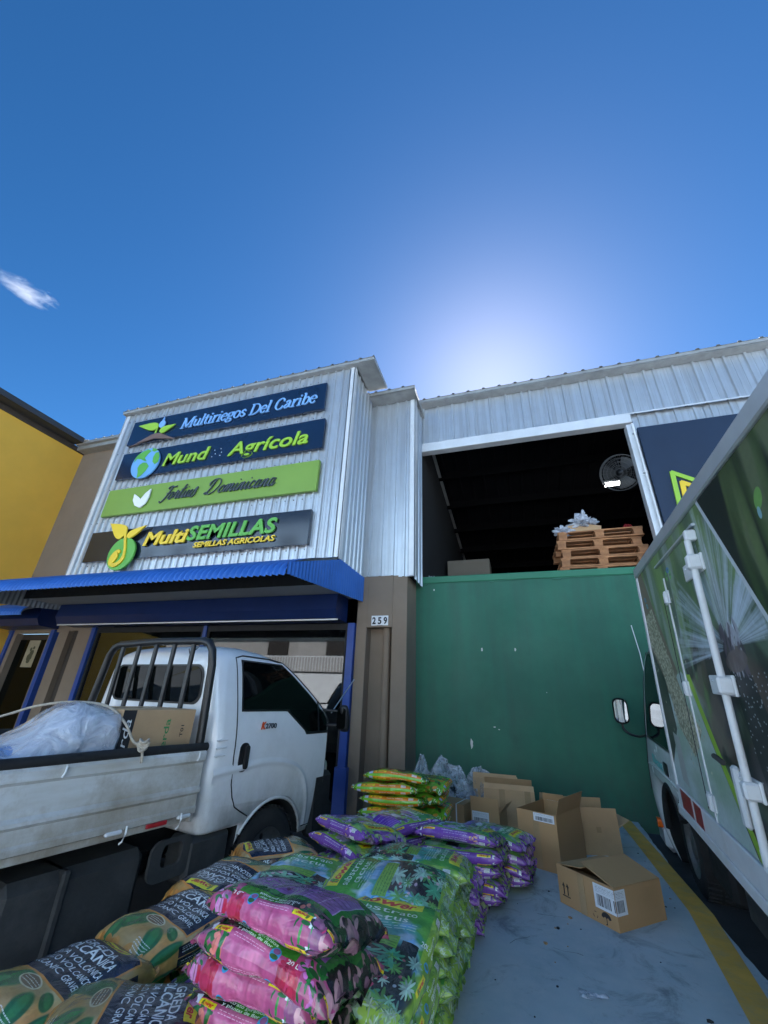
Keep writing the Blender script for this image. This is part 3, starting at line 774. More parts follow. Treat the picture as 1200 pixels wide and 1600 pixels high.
# ------------------------------------------------------------ across the street: only seen mirrored in the shop windows
op = base('opposite_building', (-4, -12, 0), 'white walled building with grey upper floor and green roof edge across the street', 'building')
WW = mat('white_street_wall', (0.66, 0.70, 0.74), .85, var=.08)
G().box(-30, 16, -12.4, -12, 0, 2.75).build('wall', WW, op)
G().box(-30, 16, -14.6, -14.2, 2.4, 5.3).build('upper_wall', mat('grey_street_wall', (0.34, 0.34, 0.34), .85, var=.1), op)
G().box(-30, 16, -14.4, -13.6, 5.3, 5.55).build('roof_edge', mat('green_roof_edge', (0.05, 0.34, 0.20), .6), op)
G().box(-30, 16, -14.2, -12, 2.65, 2.75).build('terrace', WW, op)
g = G()
for i in range(230): g.box(-30+i*.2, -29.95+i*.2, -12.2, -12.15, 2.75, 3.6)
g.box(-30, 16, -12.22, -12.13, 3.6, 3.66)
g.build('railing', WW, op)
for x in (-16, -11.5, -7.2, -3, 1.5, 6):
    f = G().box(x-.8, x+.8, -14.19, -14.12, 3.9, 4.8).build('window', M['ink'], op)
    g = G()
    for k in range(9): g.box(x-.78+k*.19, x-.75+k*.19, -14.1, -14.07, 3.9, 4.8)
    g.build('window_bars', M['dkbrown'], f)

# tall sunlit block behind it, added and tinted blue to fill the shaded front
ap = base('fill_light_block', (-4, -17, 0), 'tall pale blue fill-light block added across the street, mirrored in vehicle glass', 'building')
G().box(-34, 26, -18, -16.5, 0, 14).build('wall', mat('pale_blue_fill_wall', (0.44, 0.64, 0.86), .85, var=.05), ap)
wm = G().box(-.7, .7, 0, .06, 0, 1.5).mesh('window', M['ink'])
for i in range(16):
    for k in range(3):
        inst('window', wm, None, (-31+i*3.6, -16.49, 6.2+k*2.6)).parent = ap
        bpy.data.objects[-1] if False else None
for o_ in ap.children: o_.matrix_parent_inverse = Matrix.Translation(-_BASE[ap.name])
# ------------------------------------------------------------ drawn letter shapes for the serif and the brush-script sign
def crom(pts, n_=6):
    if len(pts) < 3: return [Vector(p).to_2d() if len(p) > 2 else Vector(p) for p in pts]
    P = [Vector(p) for p in pts]; P = [P[0]*2-P[1]] + P + [P[-1]*2-P[-2]]
    out = []
    for i in range(1, len(P)-2):
        for k in range(n_):
            t = k/n_
            out.append(0.5*((2*P[i])+(-P[i-1]+P[i+1])*t+(2*P[i-1]-5*P[i]+4*P[i+1]-P[i+2])*t*t+(-P[i-1]+3*P[i]-3*P[i+1]+P[i+2])*t**3))
    out.append(P[-2]); return out
SERIF = {
 'M': (.97, [[(.12, 0), (.12, .72)], [(.13, .72), (.45, .04)], [(.45, .04), (.8, .72)], [(.81, .72), (.81, 0)]], [(0, 0, .25), (0, .72, .18), (.68, 0, .95), (.76, .72, .95)]),
 'u': (.56, [[(.1, .48), (.1, .15), (.2, .02), (.34, .08), (.42, .2)], [(.43, .48), (.43, 0)]], [(0, .48, .12), (.34, .48, .44), (.42, 0, .54)]),
 'l': (.28, [[(.13, .76), (.13, 0)]], [(.02, .76, .14), (.01, 0, .26)]),
 't': (.34, [[(.13, .66), (.13, .12), (.2, .01), (.31, .06)]], [(0, .47, .3)]),
 'i': (.28, [[(.13, .48), (.13, 0)], [(.13, .62), (.13, .70)]], [(.02, .48, .14), (.01, 0, .26)]),
 'r': (.42, [[(.13, .48), (.13, 0)], [(.14, .28), (.22, .42), (.32, .48), (.4, .43)]], [(.02, .48, .14), (.01, 0, .26)]),
 'e': (.46, [[(.06, .27), (.4, .28), (.37, .42), (.23, .49), (.08, .39), (.05, .2), (.15, .03), (.28, .0), (.41, .1)]], []),
 'g': (.50, [[(.25, .48), (.1, .42), (.1, .26), (.25, .2), (.38, .27), (.38, .42), (.25, .48)], [(.15, .2), (.09, .12), (.2, .06), (.38, .02), (.38, -.12), (.2, -.19), (.05, -.13), (.09, -.02), (.16, .05)]], [(.36, .46, .48)]),
 'o': (.50, [[(.24, .49), (.08, .4), (.06, .14), (.24, .0), (.42, .12), (.42, .38), (.24, .49)]], []),
 's': (.42, [[(.34, .38), (.22, .49), (.09, .4), (.12, .29), (.3, .2), (.34, .1), (.2, .0), (.05, .1)]], []),
 'D': (.74, [[(.13, 0), (.13, .72)], [(.12, .72), (.4, .7), (.62, .52), (.63, .22), (.42, .02), (.12, 0)]], [(0, 0, .2), (0, .72, .2)]),
 'C': (.68, [[(.58, .52), (.5, .68), (.3, .73), (.11, .55), (.09, .2), (.28, 0), (.48, .03), (.6, .2)]], []),
 'a': (.48, [[(.08, .37), (.2, .49), (.34, .42), (.34, .1), (.45, .02)], [(.34, .28), (.15, .24), (.05, .12), (.14, 0), (.34, .12)]], []),
 'b': (.52, [[(.12, .76), (.12, 0)], [(.13, .35), (.27, .49), (.43, .38), (.43, .12), (.27, 0), (.13, .1)]], [(0, .76, .12)]),
 ' ': (.28, [], []),
}
SCRIPT = {
 'F': (.56, [[(.80, .74), (.62, .70), (.4, .78), (.2, .72), (.16, .62)], [(.48, .74), (.42, .4), (.30, .0), (.12, -.14), (0, -.05)], [(.24, .38), (.44, .36), (.56, .42)]]),
 'o': (.42, [[(.25, .4), (.1, .3), (.08, .1), (.2, 0), (.33, .12), (.32, .32), (.22, .4), (.3, .35), (.46, .34)]]),
 'r': (.38, [[(0, .05), (.1, .33), (.13, .46), (.2, .38), (.29, .38), (.25, .12), (.32, 0), (.42, .12)]]),
 't': (.34, [[(0, .05), (.18, .5), (.25, .76), (.17, .34), (.14, .06), (.23, 0), (.36, .15)], [(.02, .5), (.2, .5), (.42, .56)]]),
 'i': (.28, [[(0, .08), (.12, .4), (.08, .12), (.15, 0), (.3, .15)], [(.18, .56), (.21, .60)]]),
 'u': (.48, [[(0, .1), (.1, .4), (.06, .12), (.13, 0), (.26, .15), (.35, .4), (.3, .12), (.37, 0), (.5, .15)]]),
 's': (.36, [[(0, .08), (.2, .5), (.24, .3), (.27, .08), (.14, -.04), (.02, .04)]]),
 'n': (.44, [[(0, .08), (.1, .4), (.05, 0)], [(.05, .05), (.2, .37), (.29, .38), (.26, .12), (.32, 0), (.46, .15)]]),
 'm': (.64, [[(0, .08), (.1, .4), (.05, 0)], [(.05, .05), (.2, .37), (.28, .38), (.24, 0)], [(.24, .05), (.4, .37), (.49, .38), (.46, .12), (.52, 0), (.66, .15)]]),
 'c': (.34, [[(.29, .33), (.2, .42), (.08, .3), (.06, .1), (.16, 0), (.36, .14)]]),
 'a': (.46, [[(.3, .36), (.18, .42), (.06, .28), (.06, .08), (.16, 0), (.28, .14), (.33, .4), (.29, .12), (.35, 0), (.48, .15)]]),
 'D': (.90, [[(.36, .76), (.27, .32), (.14, .03), (.0, .04), (.1, .1), (.36, -.02), (.66, .14), (.80, .5), (.62, .78), (.25, .80), (.04, .62), (.1, .5)]]),
 ' ': (.30, []),
}
def strokes(word, font, x0, x1, z0, cap, y, d, material, parent, fat, hair, slant, name='lettering'):
    segs = []; x = 0
    for ch in word:
        it = font[ch]
        for st in it[1]: segs.append([(px+x, pz) for px, pz in crom(st)])
        if len(it) > 2:
            for (a, z, b_) in it[2]: segs.append([(a+x, z), (b_+x, z)])
        x += it[0]
    X = x; k = (x1-x0)/X; kz = cap/.72
    g = G()
    for n_, st in enumerate(segs):
        L_, R_ = [], []
        for i, p in enumerate(st):
            a = Vector(st[max(i-1, 0)]); b_ = Vector(st[min(i+1, len(st)-1)])
            t = (b_-a); t = t.normalized() if t.length > 0 else Vector((1, 0))
            f = hair+(fat-hair)*abs(t.y)**1.3
            if font is SCRIPT and t.y > 0: f = hair*1.2
            nx, nz = -t.y*f/2, t.x*f/2
            L_.append((p[0]+nx, p[1]+nz)); R_.append((p[0]-nx, p[1]-nz))
        def W(q): return (x0+q[0]*k+q[1]*kz*slant, z0+q[1]*kz)
        for i in range(len(st)-1):
            g.prism([W(L_[i]), W(R_[i]), W(R_[i+1]), W(L_[i+1])], (0, y-.0003*(n_ % 7), 0), (1, 0, 0), (0, 0, 1), (0, -1, 0), d)
    return g.build(name, material, parent)

def sign(name, face, x0, x1, z0, z1, label):
    s = base(name, ((x0+x1)/2, YB-.03, z0), label, 'sign', 'name boards fixed on the silver cladding')
    G().box(x0, x1, YB-.085, YB-.025, z0, z1, bev=.004).build('board', M[face], s)
    g = G()
    for i in range(6):
        x = x0+.25+i*(x1-x0-.5)/5
        g.box(x-.02, x+.02, YB-.03, YB-.008, z0-.012, z0+.06)
    g.build('bracket', M['chrome'], s)
    return s
YS = YB-.085
def shape(pts, off, d, mt, parent, name):
    return G().prism(pts, (0, YS-off, 0), (1, 0, 0), (0, 0, 1), (0, -1, 0), d).build(name, mt if not isinstance(mt, str) else M[mt], parent)
def leaf(x0, z0, x1, z1, wd, n_=10, skew=.5):
    a = Vector((x0, z0)); b_ = Vector((x1, z1)); t = b_-a; nn = Vector((-t.y, t.x))
    u = [a+t*(i/n_)+nn*wd*math.sin(PI*(i/n_)**skew) for i in range(n_+1)]
    l = [a+t*(i/n_)-nn*wd*math.sin(PI*(i/n_)**skew) for i in range(n_-1, 0, -1)]
    return [tuple(p) for p in u+l]
def ellp(cx, cz, rx, rz, n_=28, rot=0):
    return [(cx+rx*math.cos(2*PI*i/n_)*math.cos(rot)-rz*math.sin(2*PI*i/n_)*math.sin(rot), cz+rx*math.cos(2*PI*i/n_)*math.sin(rot)+rz*math.sin(2*PI*i/n_)*math.cos(rot)) for i in range(n_)]

s1 = sign('shop_sign', 'navy', -7.0, -2.70, 5.775, 6.345, 'topmost navy sign reading Multiriegos Del Caribe in pale blue serif letters')
strokes('Multiriegos Del Caribe', SERIF, -5.70, -2.86, 5.925, .225, YS-.012, .022, M['lblue'], s1, .115, .045, .22)
shape(leaf(-6.27, 6.08, -6.80, 6.19, .17), .02, .02, 'lgreen', s1, 'leaf_emblem')
shape(leaf(-6.20, 5.95, -5.84, 6.06, .19), .02, .02, 'lgreen', s1, 'leaf_emblem')
shape([(-6.18+.075*math.sin(a)*(1 if a < PI else 1), 6.12-.085*math.cos(a)+(.09 if abs(a-PI) < .3 else 0)) for a in [2*PI*i/20 for i in range(20)]], .026, .02, 'lblue', s1, 'drop_emblem')
shape([(-6.86, 5.69), (-6.60, 5.80), (-6.38, 5.90), (-6.28, 5.925), (-6.15, 5.90), (-5.95, 5.80), (-5.72, 5.69), (-6.0, 5.755), (-6.28, 5.80), (-6.6, 5.755)], .02, .022, 'lbrown', s1, 'hill_emblem')
shape([(-6.31, 5.92), (-6.28, 5.92), (-6.27, 6.12), (-6.33, 6.18), (-6.30, 6.08)], .02, .018, 'lgreen', s1, 'stem_emblem')

s2 = sign('shop_sign', 'navy', -6.97, -2.65, 4.995, 5.570, 'navy sign with globe reading Mund Agrícola in lime letters, one letter missing')
lettering('Mund', -5.86, -4.85, 5.125, .265, .010, .022, M['lgreen'], s2, bold=.014, shear=.22, org=(0, YS, 0))
lettering('Agrícola', -4.44, -2.90, 5.11, .27, .010, .022, M['lgreen'], s2, bold=.014, shear=.22, org=(0, YS, 0))
g = G()
for dx, dz in ((0, 0), (.06, .05), (.03, .13), (.17, .0), (.19, .06), (.16, .14)):
    g.prism(ellp(-4.79+dx, 5.165+dz, .009, .009, 8), (0, YS-.002, 0), (1, 0, 0), (0, 0, 1), (0, -1, 0), .002)
g.build('glue_dots', M['lwhite'], s2)
shape(ellp(-6.28, 5.245, .325, .325, 40), .015, .025, mat('globe_blue', (0.16, 0.40, 0.72), .35), s2, 'globe_emblem')
for pts in ([(-6.40, 5.52), (-6.30, 5.55), (-6.22, 5.50), (-6.28, 5.44), (-6.33, 5.36), (-6.28, 5.31), (-6.25, 5.28), (-6.33, 5.30), (-6.42, 5.35), (-6.52, 5.37), (-6.57, 5.30), (-6.56, 5.40), (-6.49, 5.48)],
            [(-6.33, 5.26), (-6.24, 5.24), (-6.16, 5.16), (-6.20, 5.06), (-6.28, 4.97), (-6.36, 4.93), (-6.38, 5.05), (-6.42, 5.15), (-6.40, 5.22)],
            [(-6.02, 5.44), (-5.97, 5.34), (-5.965, 5.22), (-6.03, 5.18), (-6.10, 5.24), (-6.12, 5.34), (-6.09, 5.44)],
            [(-6.2, 5.555), (-6.12, 5.535), (-6.07, 5.49), (-6.14, 5.47), (-6.2, 5.50)]):
    shape(pts, .041, .006, 'dgreen', s2, 'continent_shape')

s3 = sign('shop_sign', 'sgreen', -6.99, -2.66, 4.230, 4.768, 'light green sign reading Fortius Dominicana in dark brush script')
strokes('Fortius', SCRIPT, -5.66, -4.93, 4.40, .24, YS-.012, .02, M['lgrey'], s3, .085, .035, .42)
strokes('Dominicana', SCRIPT, -4.74, -3.40, 4.40, .24, YS-.012, .02, M['lgrey'], s3, .085, .035, .42)
shape([(-6.07, 4.30), (-6.20, 4.36), (-6.28, 4.47), (-6.29, 4.60), (-6.20, 4.545), (-6.12, 4.49), (-6.075, 4.40)], .014, .02, 'lwhite', s3, 'leaf_emblem')
shape([(-6.055, 4.30), (-5.96, 4.37), (-5.92, 4.50), (-5.93, 4.66), (-6.03, 4.58), (-6.10, 4.47), (-6.09, 4.38)], .018, .02, 'lwhite', s3, 'leaf_emblem')

s4 = sign('shop_sign', 'black_sign', -7.02, -2.69, 3.370, 3.920, 'lowest black sign reading MultiSEMILLAS with a yellow sprout emblem')
lettering('Multi', -5.72, -4.83, 3.575, .235, .012, .022, M['lyel'], s4, bold=.028, shear=.18, org=(0, YS, 0))
lettering('SEMILLAS', -4.84, -3.22, 3.595, .240, .012, .022, M['dgreen'], s4, bold=.030, shear=.18, org=(0, YS, 0), spacing=1.05)
lettering('SEMILLAS AGRICOLAS', -4.68, -3.22, 3.462, .088, .012, .015, M['lyel'], s4, bold=.024, shear=.18, org=(0, YS, 0))
shape(ellp(-6.10, 3.45, .285, .285, 40), .03, .03, 'dgreen', s4, 'round_emblem')
shape(leaf(-6.14, 3.78, -6.56, 4.03, .26), .05, .025, 'lyel', s4, 'leaf_emblem')
shape(leaf(-6.08, 3.74, -5.72, 3.92, .17), .052, .025, 'lyel', s4, 'leaf_emblem')
g = G(); c_ = crom([(-6.16, 3.92), (-6.10, 3.72), (-6.02, 3.50), (-6.02, 3.34), (-6.14, 3.25), (-6.26, 3.30), (-6.25, 3.42), (-6.15, 3.50), (-6.12, 3.46)], 5)
for i in range(len(c_)-1):
    t = (c_[i+1]-c_[i]).normalized()*.5; n2 = Vector((-t.y, t.x))*.055*(1.2 if 12 < i < 34 else .8)
    g.prism([tuple(c_[i]+n2), tuple(c_[i]-n2), tuple(c_[i+1]-n2), tuple(c_[i+1]+n2)], (0, YS-.061-.0002*(i % 3), 0), (1, 0, 0), (0, 0, 1), (0, -1, 0), .02)
g.build('sprout_emblem', M['lyel'], s4)
shape(ellp(-6.20, 3.36, .055, .10, 18, -.5), .0625, .022, 'lyel', s4, 'seed_emblem')

# dark blue board with a striped zigzag emblem on the right
bb = base('billboard', (4, YG, 3.4), 'large dark blue board with a green and yellow zigzag emblem beside the dark opening', 'billboard')
G().box(2.165, 6.4, YG-.055, YG-.005, 3.30, 5.555, bev=.006).build('board', mat('deep_blue_board', (0.007, 0.022, 0.055), .55, 0, .08, 1), bb)
def chev(k, mt):
    a = .085*k
    P = [(2.40+a, 3.95+a*.0), (2.40+a+.04, 4.66-a*2.1), (2.80, 4.42-a*1.35), (3.30, 4.80-a*2.1), (3.34+0*a-a*.3, 3.95)]
    g = G(); wd = .062
    for i in range(len(P)-1):
        p0, p1 = Vector(P[i]), Vector(P[i+1]); t = (p1-p0).normalized(); n2 = Vector((-t.y, t.x))*wd/2; e_ = t*wd*.35
        g.prism([tuple(p0-e_+n2), tuple(p0-e_-n2), tuple(p1+e_-n2), tuple(p1+e_+n2)], (0, YG-.057-.001*i, 0), (1, 0, 0), (0, 0, 1), (0, -1, 0), .02)
    g.build('zigzag_stripe', M[mt], bb)
chev(0, 'lgreen'); chev(1, 'lyel'); chev(2, 'lblue')
# ------------------------------------------------------------ vehicles: shared builders
def bool_cut(o, cutters):
    cs = []
    for i, g in enumerate(cutters):
        c = g.build('cutter', M['black']); c.matrix_world = o.matrix_world; cs.append(c)
        bmx = bmesh.new(); bmx.from_mesh(c.data); bmesh.ops.recalc_face_normals(bmx, faces=bmx.faces); bmx.to_mesh(c.data); bmx.free()
        md = o.modifiers.new('cut', 'BOOLEAN'); md.operation = 'DIFFERENCE'; md.object = c; md.solver = 'EXACT'
        md.material_mode = 'TRANSFER'
    bpy.context.view_layer.update()
    for c in cs: c.matrix_world = o.matrix_world
    bpy.context.view_layer.update()
    me = bpy.data.meshes.new_from_object(o.evaluated_get(bpy.context.evaluated_depsgraph_get()))
    o.modifiers.clear(); o.data = me
    for c in cs: bpy.data.objects.remove(c)

def interp(tab, z):
    """smooth lookup in rows (z, a, b, ...)"""
    if z <= tab[0][0]: return tab[0][1:]
    for i in range(len(tab)-1):
        if z <= tab[i+1][0]:
            t = (z-tab[i][0])/(tab[i+1][0]-tab[i][0])
            p0 = tab[max(i-1, 0)]; p1 = tab[i]; p2 = tab[i+1]; p3 = tab[min(i+2, len(tab)-1)]
            out = []
            for k in range(1, len(p1)):
                h = p2[0]-p1[0]
                m1 = (p2[k]-p0[k])/max(p2[0]-p0[0], 1e-6)*h; m2 = (p3[k]-p1[k])/max(p3[0]-p1[0], 1e-6)*h
                if p1[k] == p2[k]: m1 = m2 = 0
                out.append((2*t**3-3*t*t+1)*p1[k]+(t**3-2*t*t+t)*m1+(-2*t**3+3*t*t)*p2[k]+(t**3-t*t)*m2)
            return out
    return tab[-1][1:]

def cab_body(tab, W, n_z=34, nc=7):
    """closed cab shell lofted from horizontal rounded rectangles; x from -W to 0, y forward. tab rows: z, rear, front, inset, corner rear, corner front"""
    g = G(); rings = []
    zs = [tab[0][0]+(tab[-1][0]-tab[0][0])*i/n_z for i in range(n_z+1)]
    zs = sorted(set([round(z, 4) for z in zs]+[tab[-1][0]-.004, tab[-1][0]-.012]))
    for z in zs:
        yr, yf, ins, rr_, rf = interp(tab, z)
        ring = []
        for (cx, cy, rad, a0) in ((-ins-rf, yf-rf, rf, 0), (-W+ins+rf, yf-rf, rf, 90), (-W+ins+rr_, yr+rr_, rr_, 180), (-ins-rr_, yr+rr_, rr_, 270)):
            for k in range(nc):
                a = R(a0+90*k/(nc-1)); ring.append((cx+rad*math.cos(a), cy+rad*math.sin(a), z))
        rings.append(ring)
    n_ = len(rings[0])
    vs = [p for r_ in rings for p in r_]
    fs = [(i*n_+k, i*n_+(k+1) % n_, (i+1)*n_+(k+1) % n_, (i+1)*n_+k) for i in range(len(rings)-1) for k in range(n_)]
    g.add(vs, fs, 0, True)
    g.f.append(list(range(n_))[::-1]); g.mi.append(0); g.sm.append(False); g.uv.append(None)
    g.f.append([(len(rings)-1)*n_+k for k in range(n_)]); g.mi.append(0); g.sm.append(False); g.uv.append(None)
    return g

def side_patch(g, tab, z0, z1, L, Rr, eps, n_=14, W=None, mi=0):
    """panel lying on the cab's right side (x = -inset + eps) between the curves L(z) and R(z)"""
    def f(u, v):
        z = z0+(z1-z0)*v; a, b = L(z), Rr(z); ins = interp(tab, z)[2]
        return (-ins+eps if W is None else -W+ins-eps, a+(b-a)*(u if W is None else 1-u), z)
    return g.grid(f, 6, n_, mi)

def lut(*pts):
    pts = sorted(pts)
    def f(z):
        if z <= pts[0][0]: return pts[0][1]
        for i in range(len(pts)-1):
            if z <= pts[i+1][0]: return pts[i][1]+(pts[i+1][1]-pts[i][1])*(z-pts[i][0])/(pts[i+1][0]-pts[i][0])
        return pts[-1][1]
    return f

def wheel(parent, c, r, wd, out=1, holes=6):
    """road wheel with its axle along x; out = which side faces outwards"""
    wh = empty('wheel', c); wh.parent = parent
    if out < 0: wh.rotation_euler = (0, 0, PI)
    g = G()
    prof = [(r*.60, -wd/2), (r*.72, -wd/2-.004), (r*.90, -wd/2+.004), (r*.975, -wd*.40), (r, -wd*.25), (r, wd*.25), (r*.975, wd*.40), (r*.90, wd/2-.004), (r*.72, wd/2+.004), (r*.60, wd/2)]
    g.lathe(prof, (0, 0, 0), (1, 0, 0), 48)
    for k in range(48):
        a = 2*PI*k/48; ca, sa = math.cos(a), math.sin(a)
        for q in (-1, 1):
            y, z = ca*r*.997, sa*r*.997
            t = Vector((0, -sa, ca)); o_ = Vector((0, ca, sa))
            p = o_*r*.985; e = Vector((1, 0, 0))
            x0_ = .01 if q > 0 else -wd*.46
            x1_ = wd*.46 if q > 0 else -.01
            g.add([p+e*x0_-t*.011, p+e*x1_-t*.011, p+e*x1_+t*.011, p+e*x0_+t*.011]+[p+o_*.012+e*x0_-t*.009, p+o_*.012+e*x1_-t*.009, p+o_*.012+e*x1_+t*.009, p+o_*.012+e*x0_+t*.009],
                  [(4, 5, 6, 7), (0, 1, 5, 4), (1, 2, 6, 5), (2, 3, 7, 6), (3, 0, 4, 7)])
    ty = g.build('tyre', M['tyre'], wh)
    g = G()
    g.lathe([(r*.62, wd*.48), (r*.58, wd*.46), (r*.56, wd*.36), (r*.46, wd*.20), (r*.30, wd*.26), (r*.22, wd*.34), (r*.20, wd*.42), (r*.0, wd*.42)], (0, 0, 0), (1, 0, 0), 40)
    g.lathe([(r*.61, -wd*.5), (r*.55, -wd*.3), (r*.5, wd*.1)], (0, 0, 0), (1, 0, 0), 40)
    for k in range(holes):
        a = 2*PI*k/holes
        g.lathe([(.013, 0), (.013, .02), (0, .02)], (wd*.30, math.cos(a)*r*.27, math.sin(a)*r*.27), (1, 0, 0), 6)
    rim = g.build('rim', M['rim'], wh)
    g = G()
    for k in range(holes):
        a = 2*PI*(k+.5)/holes
        g.lathe([(r*.06, 0), (r*.055, .004), (0, .005)], (wd*.225, math.cos(a)*r*.40, math.sin(a)*r*.40), (1, 0.0, 0), 10)
    g.build('rim_holes', M['black'], wh)
    return wh

# ------------------------------------------------------------ the white pickup, nose towards the shop window
PK = (-2.072, 2.606)
pk = empty('pickup_truck', (PK[0], PK[1], 0), -R(11), 'white pickup truck with dirty drop side bed and black tubular headboard', 'pickup truck')
ct = [(.42, .09, 1.30, .035, .06, .12), (.62, .07, 1.42, .012, .07, .16), (.85, .05, 1.50, .0, .08, .20), (1.10, .045, 1.50, .0, .09, .22),
      (1.30, .035, 1.41, .028, .10, .22), (1.50, .02, 1.16, .075, .12, .22), (1.64, .012, .96, .115, .14, .22), (1.72, .03, .82, .155, .17, .22),
      (1.765, .08, .68, .22, .20, .22), (1.79, .17, .56, .32, .2, .2), (1.80, .30, .46, .45, .08, .08)]
W1 = 1.60
cab = cab_body(ct, W1).build('cab', [M['white'], M['blackmat']], pk, weld=True)
AC = (.74, .33)
cyl = G().lathe([(0, .2), (.375, .2), (.375, -.42), (0, -.42)], (0, AC[0], AC[1]), (1, 0, 0), 40, mi=1)
cyl2 = G().lathe([(0, -.2), (.375, -.2), (.375, .42), (0, .42)], (-W1, AC[0], AC[1]), (1, 0, 0), 40, mi=1)
bool_cut(cab, [cyl, cyl2, G().box(-2, .2, -.2, .40, .3, .605, mi=1)])
# door on the near side
arch = lambda z: AC[0]+math.sqrt(max(.0, .400**2-(z-AC[1])**2))+.012
dl = lut((.44, 0), (1.70, 0))
rear_l = lut((.745, .305), (.86, .262), (1.04, .24), (1.24, .238), (1.70, .225))
front_l = lut((.44, 1.24), (.62, 1.325), (.8, 1.355), (1.16, 1.36), (1.24, 1.375), (1.34, 1.29), (1.45, 1.15), (1.60, .93), (1.70, .77))
g = G()
side_patch(g, ct, .735, 1.70, rear_l, front_l, .006, 20)
side_patch(g, ct, .45, .735, lambda z: max(arch(z), rear_l(z)), front_l, .006, 8)
door = g.build('door', M['white'], pk)
# shut lines, in black rubber
def on_side(pts, eps): return [(-interp(ct, z)[2]+eps, y, z) for y, z in pts]
g = G()
ring = [(rear_l(z), z) for z in [1.70-.04*i for i in range(24)]]+[(.33, .72), (.40, .68), (.47, .645)]
g.tube(on_side(ring, .005), .0042, 5)
ring2 = [(front_l(z), z) for z in [1.16-.05*i for i in range(15)]]+[(arch(.46), .46)]
g.tube(on_side(ring2, .005), .0042, 5)
g.tube(on_side([(rear_l(1.70), 1.70), (.30, 1.722), (.6, 1.722), (.76, 1.705), (front_l(1.66)+.012, 1.66), (front_l(1.6)+.014, 1.60), (front_l(1.5)+.014, 1.50), (front_l(1.4)+.014, 1.40), (front_l(1.32)+.014, 1.32), (1.385, 1.22)], .004), .006, 5)
g.build('door_seal', M['black'], door)
wl = lut((1.322, .80), (1.15, 1.06)); wu = lambda z: .285
wr_ = lambda z: front_l(z)-.035
g = G()
side_patch(g, ct, 1.318, 1.690, lambda z: .272, wr_, .010, 12); side_patch(g, ct, 1.135, 1.318, lambda z: wl(z)-.02, lambda z: min(front_l(z)-.01, 1.372), .010, 6)
g.build('window_seal', M['black'], door)
g = G()
side_patch(g, ct, 1.335, 1.678, lambda z: .287+max(0, z-1.66)*.6, lambda z: wr_(z)-.015, .0135, 12); side_patch(g, ct, 1.158, 1.333, lambda z: wl(z)+.012, lambda z: min(front_l(z)-.03, 1.34), .0135, 6)
g.build('side_window', M['darkglass'], door)
g = G()
for k in range(1): side_patch(g, ct, 1.15, 1.40, lambda z: 1.20, lambda z: 1.222, .017, 5)
g.build('window_divider', M['black'], door)
# handle in its recess
def rrect(cx, cy, wx, wy, r_, n_=6):
    out = []
    for sx, sy, a0 in ((1, 1, 0), (-1, 1, 90), (-1, -1, 180), (1, -1, 270)):
        for k in range(n_):
            a = R(a0+90*k/(n_-1)); out.append((cx+sx*(wx/2-r_)+r_*math.cos(a), cy+sy*(wy/2-r_)+r_*math.sin(a)))
    return out
g = G().prism(rrect(.335, 1.02, .092, .185, .04), (.004, 0, 0), (0, 1, 0), (0, 0, 1), (1, 0, 0), .006)
hd = g.build('door_handle', M['black'], door)
G().prism(rrect(.350, 1.02, .036, .150, .016), (.012, 0, 0), (0, 1, 0), (0, 0, 1), (1, 0, 0), .018).build('handle_grip', M['blackmat'], pk)
# crease sweeping over the wheel arch
g = G(); cr_ = [(.08, .925), (.20, .935), (.36, .945), (.52, .955), (.72, .945), (.92, .90), (1.04, .82), (1.11, .70), (1.135, .58), (1.14, .47)]
cc = crom(cr_, 4)
def ridge(u, v):
    i = min(int(u*(len(cc)-1)), len(cc)-1); p = cc[i]; q_ = (v-.5)*2
    t = (Vector(cc[min(i+1, len(cc)-1)])-Vector(cc[max(i-1, 0)])).normalized(); nn = Vector((-t.y, t.x))*-.045*q_
    y, z = p[0]+nn.x, p[1]+nn.y
    return (-interp(ct, z)[2]+.0065+.010*math.exp(-((q_+.25)*2.4)**2)*(1 if q_ < .9 else 0), y, z)
g.grid(ridge, len(cc)-1, 10); g.build('fender_crease', M['white'], pk)
g = G()
for k in range(3): g.tube([(.002-.002, .075, 1.045+k*.047), (.004, .16, 1.048+k*.047)], .006, 6)
g.build('air_slit', M['white2'], pk)
g = G()
for k in range(25):
    pass
lip = [(AC[0]+.385*math.cos(R(a)), AC[1]+.385*math.sin(R(a))) for a in range(10, 171, 8) if AC[1]+.385*math.sin(R(a)) > .42 and not (AC[0]+.385*math.cos(R(a)) < .40 and AC[1]+.385*math.sin(R(a)) < .6)]
g.tube(on_side(lip, .002), .012, 6); g.build('arch_lip', M['white'], pk)
# badge letters
lettering('K', .470, .520, 1.197, .050, 0, .003, mat('badge_orange', (.75, .10, .02), .3), pk, 'badge_letter', bold=.05, shear=.2, a=(0, 1, 0), b=(0, 0, 1), nrm=(1, 0, 0), org=(.009, 0, 0))
lettering('2700', .515, .640, 1.200, .036, 0, .003, M['ink'], pk, 'badge_letter', bold=.02, a=(0, 1, 0), b=(0, 0, 1), nrm=(1, 0, 0), org=(.0095, 0, 0))
